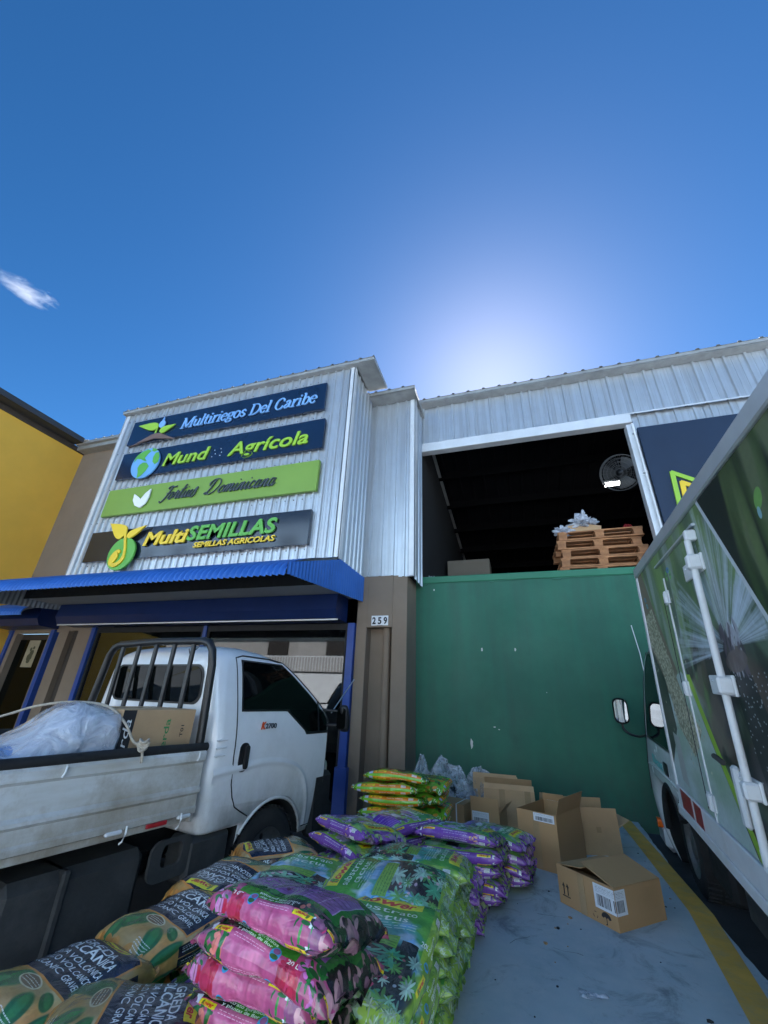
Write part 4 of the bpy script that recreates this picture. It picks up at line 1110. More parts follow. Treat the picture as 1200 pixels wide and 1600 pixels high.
# mirrors
for sd in (1, -1):
    X = 0 if sd > 0 else -W1
    mr = G()
    def mh(u, v, X=X, sd=sd):
        a = 2*PI*u; q_ = math.sin(PI*v)**.45
        return (X+sd*(.155+.060*math.cos(a)*q_), 1.40+.045*math.sin(a)*q_+(.02*math.cos(PI*v)), 1.262-.115*math.cos(PI*v))
    mr.grid(mh, 20, 14)
    mo = mr.build('side_mirror', M['black'], pk)
    G().tube([(X-sd*.01, 1.36, 1.20), (X+sd*.13, 1.39, 1.20)], .016, 8).tube([(X-sd*.03, 1.30, 1.33), (X+sd*.13, 1.39, 1.32)], .012, 8).build('mirror_arm', M['black'], mo)
    G().prism(rrect(0, 0, .095, .18, .03), (X+sd*.155, 1.352, 1.262), (1, 0, 0), (0, 0, 1), (0, -1, 0), .002).build('mirror_pane', M['darkglass'], mo)
    if sd < 0:
        g = G(); side_patch(g, ct, 1.335, 1.678, lambda z: .287, lambda z: wr_(z)-.015, .012, 12, W=W1); g.build('side_window', M['darkglass'], pk)
        g = G(); side_patch(g, ct, 1.318, 1.690, lambda z: .272, wr_, .009, 12, W=W1); g.build('window_seal', M['black'], pk)
# front: windscreen, lamps, grille, bumper
def fr(z): return interp(ct, z)[1]
for e0, z0_, z1_, xm, mt, nm in ((.006, 1.20, 1.70, .19, 'black', 'windscreen_seal'), (.011, 1.225, 1.675, .23, 'darkglass', 'windscreen')):
    g = G()
    g.grid(lambda u, v, e0=e0, z0_=z0_, z1_=z1_, xm=xm: (-xm-interp(ct, z0_+(z1_-z0_)*v)[2]-(W1-2*xm-2*interp(ct, z0_+(z1_-z0_)*v)[2])*u, fr(z0_+(z1_-z0_)*v)+e0, z0_+(z1_-z0_)*v+e0*.5), 10, 12)
    g.build(nm, M[mt], pk)
for sx in (-.22, -1.38):
    G().prism(rrect(sx, .82, .28, .16, .05), (0, 1.485, 0), (1, 0, 0), (0, 0, 1), (0, 1, 0), .03).build('headlight', M['chrome'], pk)
G().box(-1.18, -.42, 1.49, 1.515, .77, .86, bev=.01).build('grille', M['black'], pk)
G().box(-1.58, -.02, 1.40, 1.60, .36, .60, bev=.05).build('bumper', M['blackmat'], pk)
G().box(-.10, .004, 1.22, 1.50, .36, .82, bev=.03).build('corner_guard', M['blackmat'], pk)
wp_ = G().tube([(-.35, 1.46, 1.22), (-.75, 1.37, 1.33)], .006, 5).tube([(-1.0, 1.46, 1.22), (-1.35, 1.37, 1.33)], .006, 5); wp_.build('wiper', M['black'], pk)
G().tube([(-.02, 1.43, 1.30), (.05, 1.70, 1.62)], .006, 6).build('front_mirror_stay', M['chrome'], pk)
# rear window
for e0, sc_, mt, nm in ((.004, 1.0, 'black', 'rear_window_seal'), (.008, .955, 'darkglass', 'rear_window')):
    g = G(); pts = [(-.80+(x+.80)*sc_, 1.495+(z-1.495)*(sc_ if sc_ == 1 else .90)) for x, z in rrect(-.78, 1.495, 1.16, .28, .09, 8)]
    N_ = len(pts)
    vs = [(x, interp(ct, z)[0]-e0, z) for x, z in pts]
    c0 = (-.80, interp(ct, 1.495)[0]-e0-.002, 1.495)
    g.add(vs+[c0], [(N_, i, (i+1) % N_) for i in range(N_)]); g.build(nm, M[mt], pk)
# roof-edge lamp wires
g = G().tube([(-.35, .02, 1.76), (-.34, -.05, 1.70), (-.33, -.075, 1.74)], .004, 5); g.build('cable', M['black'], pk)
wheel(pk, (-.13, AC[0], AC[1]), .325, .19, 1)
wheel(pk, (-W1+.13, AC[0], AC[1]), .325, .19, -1)
wheel(pk, (-.15, -1.75, .30), .30, .19, 1)
wheel(pk, (-W1+.15, -1.75, .30), .30, .19, -1)
# underside
g = G()
for x in (-.45, -1.15): g.box(x-.04, x+.04, -2.8, 1.35, .48, .60)
for y in (-2.6, -1.75, -.9, -.1, .74): g.box(-1.3, -.3, y-.04, y+.04, .40, .52)
g.build('chassis', M['blackmat'], pk)
g = G().box(-.42, -.10, -.92, -.20, .20, .60, bev=.045); g.box(-.40, -.085, -.66, -.62, .20, .60, bev=.01); g.build('fuel_tank', M['dustblack'], pk)
G().box(-.50, -.12, -1.30, -.98, .22, .60, bev=.04).build('battery_box', M['dustblack'], pk)
g = G(); o_ = rrect(-.085, .53, .28, .20, .06); i_ = rrect(-.085, .55, .14, .11, .03)
N_ = len(o_); vs = [(-.03, y, z) for y, z in o_]+[(-.03, y, z) for y, z in i_]+[(-.05, y, z) for y, z in o_]+[(-.05, y, z) for y, z in i_]
g.add(vs, [(i, (i+1) % N_, N_+(i+1) % N_, N_+i) for i in range(N_)]+[(2*N_+i, i, (i+1) % N_, 2*N_+(i+1) % N_) for i in range(N_)]+[(N_+i, N_+(i+1) % N_, 3*N_+(i+1) % N_, 3*N_+i) for i in range(N_)])
g.build('rope_bracket', M['dustblack'], pk)
g = G(); g.grid(lambda u, v: (-.02-.20*v, AC[0]+.39*math.cos(R(150+60*u))-.0, AC[1]+.39*math.sin(R(150+60*u))+.02), 10, 2); g.build('mud_flap', M['blackmat'], pk)
G().box(-.24, -.02, .02, .36, .36, .60, bev=.03).build('inner_guard', M['dustblack'], pk)
# bed
g = G().box(-W1+.03, -.03, -2.92, -.02, .70, .755, bev=.004); g.build('bed_floor', M['bed'], pk)
sp = [(.0, .742), (.010, .748), (.010, .775), (.002, .785), (.002, .845), (.018, .860), (.018, .875), (.004, .892), (.000, 1.02), (.014, 1.035), (.014, 1.075), (.004, 1.090), (-.028, 1.090), (-.028, .742)]
for sd in (1, -1):
    X = 0 if sd > 0 else -W1
    pr_ = [(x*sd, z) for x, z in sp]
    if sd < 0: pr_ = pr_[::-1]
    sdp = G().prism(pr_, (X, -2.92, 0), (1, 0, 0), (0, 0, 1), (0, 1, 0), 2.91).build('side_board', M['bed'], pk)
    G().tube([(X-sd*.012, -2.9+i*.29, 1.110+.002*math.sin(i*1.7)) for i in range(11)], .026, 12).build('padded_rail', M['blackmat'], sdp)
    for y in (-2.3, -1.7, -1.1, -.46, -.12):
        a_ = G().tube([(X+sd*.024, y, .765), (X+sd*.034, y-.004, .735), (X+sd*.036, y-.016, .70), (X+sd*.022, y-.020, .69)], .0055, 6); a_.build('rope_hook', M['lwhite'], sdp)
    for y in (-2.2, -1.55, -.86, -.07):
        G().tube([(X+sd*.020, y, 1.085), (X+sd*.026, y-.003, 1.058), (X+sd*.022, y-.01, 1.035)], .0055, 6).build('rope_hook', M['lwhite'], sdp)
    for y in (-1.6, -.52, -.09):
        G().box(min(X, X+sd*.022), max(X, X+sd*.022), y-.045, y+.045, .732, .752, bev=.006).build('latch', M['white2'], sdp)
    G().box(min(X, X+sd*.013), max(X, X+sd*.013), -.33, -.20, .722, .744, bev=.003).build('reflector', M['red'], sdp)
G().box(-W1, 0, -2.95, -2.925, .74, 1.09, bev=.004).build('tailboard', M['bed'], pk)
G().box(-W1, 0, -.035, -.012, .70, .90, bev=.004).build('front_board', M['bed'], pk)
# tubular headboard
g = G(); hb = [(-.045, -.035, .76), (-.045, -.035, 1.15), (-.045, -.065, 1.62), (-.055, -.08, 1.72), (-.10, -.08, 1.775), (-.17, -.08, 1.79), (-.70, -.08, 1.80), (-1.25, -.08, 1.79), (-1.33, -.08, 1.765), (-1.375, -.08, 1.70), (-1.39, -.08, 1.60), (-1.46, -.078, 1.2), (-1.52, -.075, .76)]
g.tube(crom_pts := [tuple(p) for p in hb], .029, 12); hbd = g.build('headboard', M['black'], pk)
for xb in (-.27, -.50, -.73, -.96, -1.19):
    G().box(xb-.017, xb+.017, -.095, -.070, .90, 1.79, bev=.004).build('headboard_bar', M['black'], hbd)
G().box(-1.46, -.06, -.10, -.065, 1.06, 1.10, bev=.004).build('headboard_bar', M['black'], hbd)
pk2w = Matrix.Translation((PK[0], PK[1], 0)) @ Matrix.Rotation(-R(11), 4, 'Z')

# cargo: carton, film-wrapped bundle, rope
ca = empty('carton', pk2w @ Vector((-.35, -.30, .756)), -R(11), 'large plain carton with green print and a black band standing upright in the pickup bed', 'cardboard box')
G().box(-.24, .23, -.27, .245, 0, .575, bev=.005).build('box_body', M['card2'], ca)
G().box(.2305, .2315, -.265, -.185, .004, .571).build('printed_band', M['ink'], ca)
lettering('Shengerda', .03, .52, 0, .045, 0, .0006, M['lwhite'], ca, 'printed_word', a=(0, 0, 1), b=(0, -1, 0), nrm=(1, 0, 0), org=(.2316, -.205, 0), shear=.2)
lettering('Shengerda', .12, .52, 0, .040, 0, .0006, M['ink_g'], ca, 'printed_word', a=(0, 0, 1), b=(0, -1, 0), nrm=(1, 0, 0), org=(.2306, .06, 0), bold=.01)
lettering('T01', .41, .48, 0, .022, 0, .0006, M['ink'], ca, 'printed_word', a=(0, 0, 1), b=(0, -1, 0), nrm=(1, 0, 0), org=(.2306, .17, 0), bold=.01)
G().box(-.06, -.01, -.2705, .2455, .575, .5765).build('tape_strip', M['tape'], ca)

bw = empty('wrapped_bundle', pk2w @ Vector((-.31, -1.16, .756)), -R(11), 'long bundle wrapped in clear stretch film lying in the pickup bed', 'wrapped goods')
prof_b = lut((-1.6, .24), (-1.0, .28), (-.6, .31), (-.2, .36), (.1, .41), (.2, .47), (.3, .55), (.38, .60), (.58, .60), (.61, .52), (.62, .40))
wid_b = lut((-1.6, .24), (-.4, .26), (.2, .24), (.58, .22), (.61, .19), (.62, .14))
def lump(s, a, k, hfn, wfn, x_c=0.0):
    h = hfn(s)*k; w_ = wfn(s)*k
    c_, s_ = math.cos(a), math.sin(a)
    x = x_c+w_*math.copysign(abs(c_)**.6, c_); z = h*.5+h*.5*math.copysign(abs(s_)**.55, s_)
    n_ = noise.fractal(Vector((s*3.1, math.cos(a)*1.3, math.sin(a)*1.3)), .8, 2.2, 4)*.035
    return (x+c_*n_, s, max(z+s_*n_, .01))
g = G()
for (a_, b_, k_, mi_) in ((-1.6, -.55, .9, 0), (-.56, -.12, .93, 1), (-.13, .14, .96, 2), (.13, .60, .96, 1)):
    g.grid(lambda u, v, a_=a_, b_=b_, k_=k_: lump(a_+(b_-a_)*v, 2*PI*u, k_-.02, prof_b, wid_b), 28, 10, mi=mi_)
g.build('goods', [mat('lavender_goods', (.42, .46, .66), .6, 0, .2, 6), mat('pale_goods', (.62, .64, .70), .6, 0, .15, 6), mat('blue_goods', (.08, .24, .62), .5, 0, .2, 6)], bw)
g = G(); g.grid(lambda u, v: lump(-1.6+2.22*v, 2*PI*u, 1.0, prof_b, wid_b), 60, 90)
g.build('stretch_film', M['film'], bw)

def rope_pts(pts, n_=8):
    P = [Vector(p) for p in pts]; P = [P[0]]+P+[P[-1]]; out = []
    for i in range(1, len(P)-2):
        for k in range(n_):
            t = k/n_
            out.append(0.5*((2*P[i])+(-P[i-1]+P[i+1])*t+(2*P[i-1]-5*P[i]+4*P[i+1]-P[i+2])*t*t+(-P[i-1]+3*P[i]-3*P[i+1]+P[i+2])*t**3))
    out.append(P[-1]); return out
rp = empty('tie_rope', pk2w @ Vector((-.6, -1.0, 1.1)), 0, 'thin fibre rope knotted over the wrapped bundle and tied to the padded bed rail', 'rope')
g = G()
Wp = lambda x, y, z: pk2w @ Vector((x, y, z))
g.tube(rope_pts([Wp(*p) for p in ((-1.60, -.95, 1.05), (-1.58, -.93, 1.15), (-1.45, -.92, 1.165), (-1.20, -.90, 1.20), (-.85, -.86, 1.27), (-.60, -.82, 1.33), (-.42, -.72, 1.36), (-.22, -.62, 1.345), (-.09, -.56, 1.26), (-.03, -.52, 1.17), (.005, -.48, 1.14), (.022, -.475, 1.10), (.026, -.47, 1.06))]), .0075, 7)
for k in range(5):
    g.tube(rope_pts([Wp(-1.50+k*.065+.02*math.cos(a), -.92+.012*math.sin(2*a), 1.168+k*.010+.020*math.sin(a)) for a in [2*PI*i/8 for i in range(9)]], 4), .008, 6)
for k in range(4):
    g.tube(rope_pts([Wp(.012+.022*math.cos(a), -.478+.02*math.sin(a+k), 1.128+k*.014+.008*math.sin(2*a+k)) for a in [2*PI*i/8 for i in range(9)]], 4), .008, 6)
ro = g.build('rope_line', M['rope'])
ro.parent = rp; ro.matrix_parent_inverse = Matrix.Translation(-(pk2w @ Vector((-.6, -1.0, 1.1))))
# ------------------------------------------------------------ box truck on the right: tipped slightly nose up on the rising lane
TR = Matrix((( 0.996, 0.087, 0.0208), (-0.0855, 0.9943, -0.0631), (-0.0261, 0.061, 0.9978))).to_4x4()
TR = Matrix.Translation((1.125, 4.404, 0.751)) @ TR
bt = empty('box_truck', (0, 0, 0), 0, 'white cab box truck with garden and sprinkler print on its side, parked on the right', 'truck')
bt.matrix_world = TR
cv = Canvas(1400, 760, (.16, .21, .15))
s0, s1, t0, t1 = -3.3, -.03, .17, 1.84
def U(s, t): return ((s-s0)/(s1-s0), (t-t0)/(t1-t0))
q = random.Random(21)
def SE(s, t, rs, rt, col, al=1, rot=0, soft=.5):
    u, v = U(s, t); cv.ell(u, v, rs/(s1-s0), rt/(s1-s0), col, al, rot, soft)
for _ in range(160): SE(q.uniform(-2.3, 0), q.uniform(.9, 1.85), q.uniform(.02, .09), q.uniform(.1, .4), q.choice([(.25, .38, .12), (.12, .17, .12), (.33, .42, .32), (.42, .47, .44), (.20, .30, .16)]), .55, q.uniform(-.3, .1))
for _ in range(200): SE(q.uniform(-3.3, -1.0), q.uniform(.1, 1.1), q.uniform(.02, .12), q.uniform(.02, .15), q.choice([(.05, .05, .045), (.14, .10, .08), (.22, .18, .15), (.03, .035, .03), (.10, .09, .10)]), .7, q.uniform(0, 3))
# spray
for k in range(360):
    a = q.choice((q.uniform(-.12, .75), q.uniform(1.1, 2.6), q.uniform(2.3, 3.1)))
    r_ = q.uniform(.35, .95); b0 = (-1.93, 1.10)
    e = (b0[0]+math.cos(a)*r_, b0[1]+math.sin(a)*r_*.8); wd = q.uniform(.004, .02)
    n_ = (-math.sin(a)*wd, math.cos(a)*wd)
    cv.poly([U(b0[0]+math.cos(a)*.05, b0[1]+math.sin(a)*.05), U(e[0]+n_[0], e[1]+n_[1]), U(e[0]-n_[0], e[1]-n_[1])], (.60, .68, .76), q.uniform(.06, .26))
# pale leafy panel at the front bottom with its boundary and lime stripe
pale = [(-.03, .17), (-.03, .75), (-.3, .80), (-.6, .95), (-.9, 1.0), (-1.02, .95), (-1.10, .83), (-1.25, .62), (-1.42, .40), (-1.60, .17)]
cv.poly([U(*p) for p in pale], (.50, .60, .56))
for _ in range(90):
    s_, t_ = q.uniform(-1.3, -.05), q.uniform(.17, .8)
    if s_ < -1.05 and t_ > .5: continue
    SE(s_, t_, q.uniform(.05, .2), q.uniform(.04, .12), q.choice([(.28, .42, .26), (.60, .68, .68), (.62, .70, .70), (.40, .54, .42), (.66, .73, .74)]), .3, 0, .9)
st = [(-1.02, .98), (-1.11, .83), (-1.26, .62), (-1.43, .40), (-1.62, .17)]
cv.poly([U(*p) for p in st]+[U(p[0]-.085, p[1]) for p in st[::-1]], (.38, .58, .08))
# carton and seeds at the front edge
cv.poly([U(*p) for p in ((-.03, 1.84), (-.03, 1.0), (-.5, .8), (-.80, 1.0), (-.42, 1.52), (-.22, 1.84))], (.27, .22, .16))
cv.poly([U(*p) for p in ((-.03, .3), (-.03, 1.2), (-.35, .95), (-.42, .6))], (.07, .10, .07))
sd = [(-.06, 1.46), (-.36, 1.50), (-.62, 1.12), (-.86, .80), (-1.10, .66), (-.98, .56), (-.80, .47), (-.66, .56), (-.52, .62), (-.44, .80), (-.30, 1.05), (-.05, 1.22)]
cv.poly([U(*p) for p in sd], (.30, .29, .20))
P_ = np.array(sd)
def inside(x, y):
    c = False
    for i in range(len(P_)):
        (ax, ay), (bx_, by) = P_[i], P_[(i+1) % len(P_)]
        if (ay > y) != (by > y) and x < (bx_-ax)*(y-ay)/(by-ay)+ax: c = not c
    return c
n_ = 0
while n_ < 1500:
    x, y = q.uniform(-1.15, 0), q.uniform(.4, 1.55)
    if inside(x, y) or q.random() < .012:
        SE(x, y, .012, .007, q.choice([(.62, .60, .45), (.50, .49, .36), (.70, .68, .52), (.36, .36, .26)]), .95, q.uniform(0, 3), .2); n_ += 1
# nozzle
cv.poly([U(*p) for p in ((-1.84, 1.02), (-2.10, .98), (-2.42, .17), (-2.02, .17))], (.02, .03, .03))
for _ in range(260): SE(q.uniform(-2.35, -1.9), q.uniform(.2, 1.0), .006, .004, (.6, .66, .7), .6, 0, .3)
for k in range(50): SE(-1.97+q.uniform(-.12, .12), 1.10+q.uniform(-.10, .10), .012, .04, q.choice([(.08, .07, .09), (.45, .45, .5), (.16, .13, .16)]), .8, q.uniform(-.5, .5), .2)
SE(-1.97, 1.04, .13, .05, (.20, .16, .15), .9, -.1, .1)
# dark foliage beyond the diagonal edge
cv.poly([U(*p) for p in ((-1.985, 1.84), (-2.40, 1.18), (-2.80, .60), (-3.3, .0), (-3.3, 1.84))], (.020, .030, .022))
for _ in range(34):
    s_ = q.uniform(-3.25, -2.35); t_ = q.uniform(1.0, 1.8)
    if t_ > 1.84+(s_+1.985)*1.55+.1: SE(s_, t_, q.uniform(.015, .05), q.uniform(.12, .4), q.choice([(.10, .16, .05), (.17, .24, .09), (.05, .08, .03), (.25, .30, .16)]), .6, q.uniform(-.2, .2), .9)
cv.poly([U(*p) for p in ((-1.975, 1.84), (-2.01, 1.84), (-2.425, 1.18), (-2.83, .58), (-3.3, .03), (-3.3, -.02), (-2.80, .57), (-2.39, 1.18))], (.62, .66, .68))
SE(-2.62, 1.60, .03, .045, (.22, .42, .12), 1, .6, .1); SE(-2.60, 1.55, .014, .025, (.30, .50, .55), 1, 0, .1)
for (s_, t_, c_) in ((-1.08, 1.63, (.20, .55, .12)), (-1.14, 1.66, (.10, .30, .60)), (-1.18, 1.62, (.22, .58, .15)), (-.19, 1.60, (.06, .32, .50)), (-.22, 1.54, (.10, .45, .55))):
    SE(s_, t_, .035, .02, c_, .9, q.uniform(0, 2), .1); SE(s_, t_, .02, .009, (.2, .26, .2), .9, 0, .1)
cv.poly([U(*p) for p in ((-.24, .56), (-.42, .54), (-.44, .22), (-.27, .24))], (.50, .53, .50))
cv.grain(.12, 4, 6)
PR = cv.material('truck_side_print', .5, 0, 0, gain=.52)
PR.node_tree.nodes['Principled BSDF'].inputs['Specular IOR Level'].default_value = .25
g = G()
g.add([(-.012, s0, t0), (-.012, s1, t0), (-.012, s1, t1), (-.012, s0, t1)], [(0, 1, 2, 3)][:: 1], 0, False, [(0, 0), (1, 0), (1, 1), (0, 1)])
g.f[-1] = g.f[-1][::-1]; g.uv[-1] = g.uv[-1][::-1]
g.build('printed_panel', PR, bt)
tx = G().box(0, 1.78, -3.6, 0, .0, 1.90); tx.build('cargo_box', M['white2'], bt)
AL = mat('aluminium_rail', (.60, .62, .64), .4, .5, .06, 5)
G().box(-.030, .03, -3.62, .012, 1.835, 1.925, bev=.008).build('roof_rail', AL, bt)
G().box(-.024, .03, -.045, .012, .0, 1.834, bev=.006).build('corner_post', M['white2'], bt)
G().box(-.026, .03, -3.6, -.046, .03, .165, bev=.005).build('lower_rail', M['white2'], bt)
G().box(-.034, .03, -3.6, .0, -.035, .028, bev=.006).build('floor_rail', M['white2'], bt)
g = G().box(-.030, -.010, -1.90, -.85, 1.735, 1.752, bev=.003); g.build('drip_strip', AL, bt)
G().box(-.020, -.011, -1.015, -.997, .03, 1.63, bev=.002).build('door_seam', M['white2'], bt)
G().box(-.016, -.011, -.872, -.868, .20, 1.5).build('door_seam', M['dustblack'], bt)
rod = G().tube([(-.055, -1.862, .0), (-.055, -1.866, 1.66)], .017, 12).build('lock_rod', M['white2'], bt)
G().box(-.065, -.012, -1.885, -1.845, 1.66, 1.72, bev=.006).build('rod_keeper', M['white2'], rod)
def clasp(y0_, y1_, z, h, nm='clasp'):
    g = G().box(-.026, -.012, y0_, y1_, z-h/2, z+h/2, bev=.004); g.box(-.085, -.020, y1_-.055 if y1_ < y0_ else y0_, (y1_-.055 if y1_ < y0_ else y0_)+.055, z-h*.42, z+h*.42, bev=.010)
    o = g.build(nm, M['white2'], bt)
    b_ = G()
    for dy in (.05, .12): b_.lathe([(.008, 0), (.006, .006), (0, .006)], (-.026, y1_-dy, z+h*.2), (-1, 0, 0), 8)
    b_.build('bolt', M['chrome'], o)
    return o
for z in (1.54, .93): clasp(-1.90, -1.55, z, .095)
clasp(-1.90, -1.62, .50, .085)
G().box(-.045, -.012, -1.66, -1.60, .30, .56, bev=.012).build('lock_plate', M['white2'], bt)
g = G().tube([(-.06, -1.58, .56), (-.07, -1.52, .575), (-.06, -1.45, .57)], .014, 8); g.build('lock_handle', M['dustblack'], bt)
clasp(-1.95, -1.68, .20, .085)
for z in (1.49, .895, .265):
    g = G().box(-.022, -.012, -1.06, -.93, z-.045, z+.045, bev=.003); g.box(-.040, -.015, -1.03, -1.0, z-.045, z+.045, bev=.008); g.box(-.034, -.015, -.985, -.955, z-.04, z+.04, bev=.008)
    g.build('hinge', M['white2'], bt)
for (a, b_, mt) in ((-.46, -.16, 'red'), (-.70, -.52, 'red')):
    G().box(-.0275, -.026, a, b_, .035, .16).build('reflective_tape', M[mt], bt)
g = G().box(-.0272, -.026, -1.15, -1.02, .04, .14); g.build('bare_plate', M['white2'], bt)
# cab
c2 = [(-.58, -.12, 1.24, .06, .08, .14), (-.42, -.12, 1.38, .02, .08, .14), (-.18, -.12, 1.46, .0, .08, .14), (.05, -.12, 1.45, .0, .08, .14), (.26, -.12, 1.38, .01, .09, .14),
      (.45, -.11, 1.30, .015, .10, .14), (.81, -.10, 1.12, .035, .10, .15), (1.10, -.09, .95, .06, .12, .16), (1.24, -.07, .78, .10, .14, .18), (1.32, -.02, .52, .17, .16, .16), (1.36, .10, .36, .30, .08, .08)]
W2 = 1.66
T2 = Matrix.Translation((W2-.02, 0, 0))
g = G(); g.T = T2; cab_body(c2, W2); tmp = cab_body(c2, W2); tmp.v = [T2 @ v for v in tmp.v]
cab2 = tmp.build('cab', [M['white_b']], bt, weld=True)
bpy.context.view_layer.update()
AC2 = (.42, -.36)
bool_cut(cab2, [G().lathe([(0, -.3), (.40, -.3), (.40, .45), (0, .45)], (-.02, AC2[0], AC2[1]), (1, 0, 0), 40, mi=0), G().box(-.3, 2, -.3, .10, -.8, -.06)])
def sp2(z0_, z1_, L_, R_, eps, mt, nm, n_=12):
    g = G(); g.T = T2; side_patch(g, c2, z0_, z1_, L_, R_, eps, n_, W=W2); return g.build(nm, M[mt], bt)
fr2 = lambda z: interp(c2, z)[1]
sp2(.36, 1.20, lambda z: .02, lambda z: fr2(z)-.22, .004, 'black', 'window_seal')
sp2(.385, 1.175, lambda z: .045, lambda z: fr2(z)-.25, .008, 'darkglass', 'side_window')
g = G(); g.T = T2
o2 = lambda pts, e: [(-W2+interp(c2, z)[2]-e, y, z) for y, z in pts]
g.tube(o2([(-.01, 1.22), (-.01, .8), (-.01, .3), (-.01, .05), (.06, .0)], .003), .004, 5)
g.tube(o2([(fr2(z)-.12, z) for z in (1.2, .9, .6, .36, .1, -.15)], .003), .004, 5)
g.build('door_seal', M['black'], bt)
g = G(); g.prism(rrect(.34, .20, .17, .10, .03), (-.018, 0, 0), (0, 1, 0), (0, 0, 1), (-1, 0, 0), .004); g.build('door_handle', M['black'], bt)
lettering('Riesot', .50, .95, .16, .085, 0, .002, mat('teal_print', (.05, .42, .40), .4), bt, 'printed_word', a=(0, -1, 0), b=(0, 0, 1), nrm=(-1, 0, 0), org=(-.022, 1.42, 0))
g = G(); arc = [(AC2[0]+.415*math.cos(R(a)), AC2[1]+.415*math.sin(R(a))) for a in range(0, 150, 8)]
g.tube([(-.02+.018, y, z) for y, z in arc], .03, 8); g.build('wheel_arch', M['blackmat'], bt)
g = G(); g.T = T2; g.tube(o2([(1.24, .10), (1.0, .12), (.78, .12), (.2, .13), (-.08, .12)], .0), .012, 8); g.build('door_crease', M['white_b'], bt)
G().prism(rrect(1.27, -.43, .09, .075, .02), (.01, 0, 0), (0, 1, 0), (0, 0, 1), (-1, 0, 0), .05).build('indicator_lamp', M['orange'], bt)
G().box(-.01, 1.66, 1.12, 1.50, -.64, -.42, bev=.05).build('bumper', M['white_b'], bt)
g = G(); g.grid(lambda u, v: (1.48-1.26*u, fr2(.42+.75*v)+.01, .42+.75*v), 8, 8); g.build('windscreen', M['darkglass'], bt)
ma = G().tube(rope_pts([(.0, 1.28, .36), (-.05, 1.38, .33), (-.13, 1.44, .34), (-.185, 1.475, .385), (-.19, 1.48, .46)]), .013, 8).build('mirror_arm', M['black'], bt)
g = G(); o_ = [(x, z) for x, z in rrect(0, 0, .155, .265, .06, 6)]
def msh(u, v):
    i = int(u*(len(o_)))%len(o_); k = (1, 1.04, 1.0, .8, .0)[int(v*4)]; y = (0, .004, .03, .055, .065)[int(v*4)]
    return (-.19+o_[i][0]*k, 1.455+y, .575+o_[i][1]*k)
g.grid(msh, len(o_), 4); mh_ = g.build('side_mirror', M['black'], bt)
G().prism([(x*.86, z*.9) for x, z in o_], (-.19, 1.455, .575), (1, 0, 0), (0, 0, 1), (0, -1, 0), .002).build('mirror_pane', M['mirror'], mh_)
wheel(bt, (.17, AC2[0]-.02, -.36), .34, .20, -1)
wheel(bt, (1.55, AC2[0]-.02, -.36), .34, .20, 1)
wheel(bt, (.17, -2.35, -.27), .34, .20, -1)
wheel(bt, (1.55, -2.35, -.27), .34, .20, 1)
g = G()
for x in (.5, 1.2): g.box(x, x+.08, -3.5, 1.1, -.22, -.05)
for y in (-3.0, -2.35, -1.5, -.6, .4): g.box(.1, 1.7, y, y+.06, -.12, -.04)
g.build('chassis', M['blackmat'], bt)
G().box(.14, .55, -1.3, -.55, -.45, -.10, bev=.04).build('fuel_tank', M['dustblack'], bt)
G().box(.10, .40, -.48, .0, -.42, -.05, bev=.03).build('battery_box', M['blackmat'], bt)
g = G(); g.grid(lambda u, v: (.06+.26*v, AC2[0]+.42*math.cos(R(100+90*u)), AC2[1]+.42*math.sin(R(100+90*u))), 10, 2); g.build('mud_flap', M['blackmat'], bt)

# ------------------------------------------------------------ pallets, film, fan and tube lamp in the opening
def plank(g, x, y, z, sx, sy, sz): g.box(x-sx/2, x+sx/2, y-sy/2, y+sy/2, z, z+sz, bev=.002)
q = random.Random(31)
labs = ('lowest wooden pallet of the stack on the green wall ledge', 'second wooden pallet from the bottom of the stack above the green wall', 'third wooden pallet from the bottom of the stack above the green wall', 'fourth wooden pallet from the bottom of the stack above the green wall', 'topmost wooden pallet of the stack, carrying cardboard and crumpled film')
for k in range(5):
    pa = empty('wooden_pallet', (1.36+(-.03, .0, .05, -.02, .03)[k], 6.92+q.uniform(-.02, .02), 3.25+k*.148), R((0, .8, -1.5, 1.2, -1)[k]), labs[k], 'pallet', 'wooden pallets stacked above the green wall')
    for i in range(5): G().box(-.6, .6, -.4+i*.175, -.4+i*.175+.10, .122, .144, bev=.002).build('deck_board', M['wood'], pa)
    for i in range(3): G().box(-.6, .6, -.4+i*.35, -.4+i*.35+.10, 0, .022, bev=.002).build('bottom_board', M['wood'], pa)
    for x in (-.6, -.07, .46):
        G().box(x, x+.14, -.4, .4, .100, .121, bev=.002).build('stringer_board', M['wood'], pa)
        for y in (-.4, -.05, .30): G().box(x+.01, x+.13, y, y+.1, .022, .100, bev=.003).build('block', M['wood'], pa)
cb = base('cardboard_piece', (1.1, 6.8, 4.0), 'folded piece of cardboard lying on the top pallet', 'cardboard')
G().prism([(-.32, 0), (.28, 0), (.30, .10), (.05, .16), (-.2, .14)], (1.16, 6.62, 3.995), (1, 0, 0), (0, .15, 1), (0, 1, 0), .4).build('sheet', M['card2'], cb)
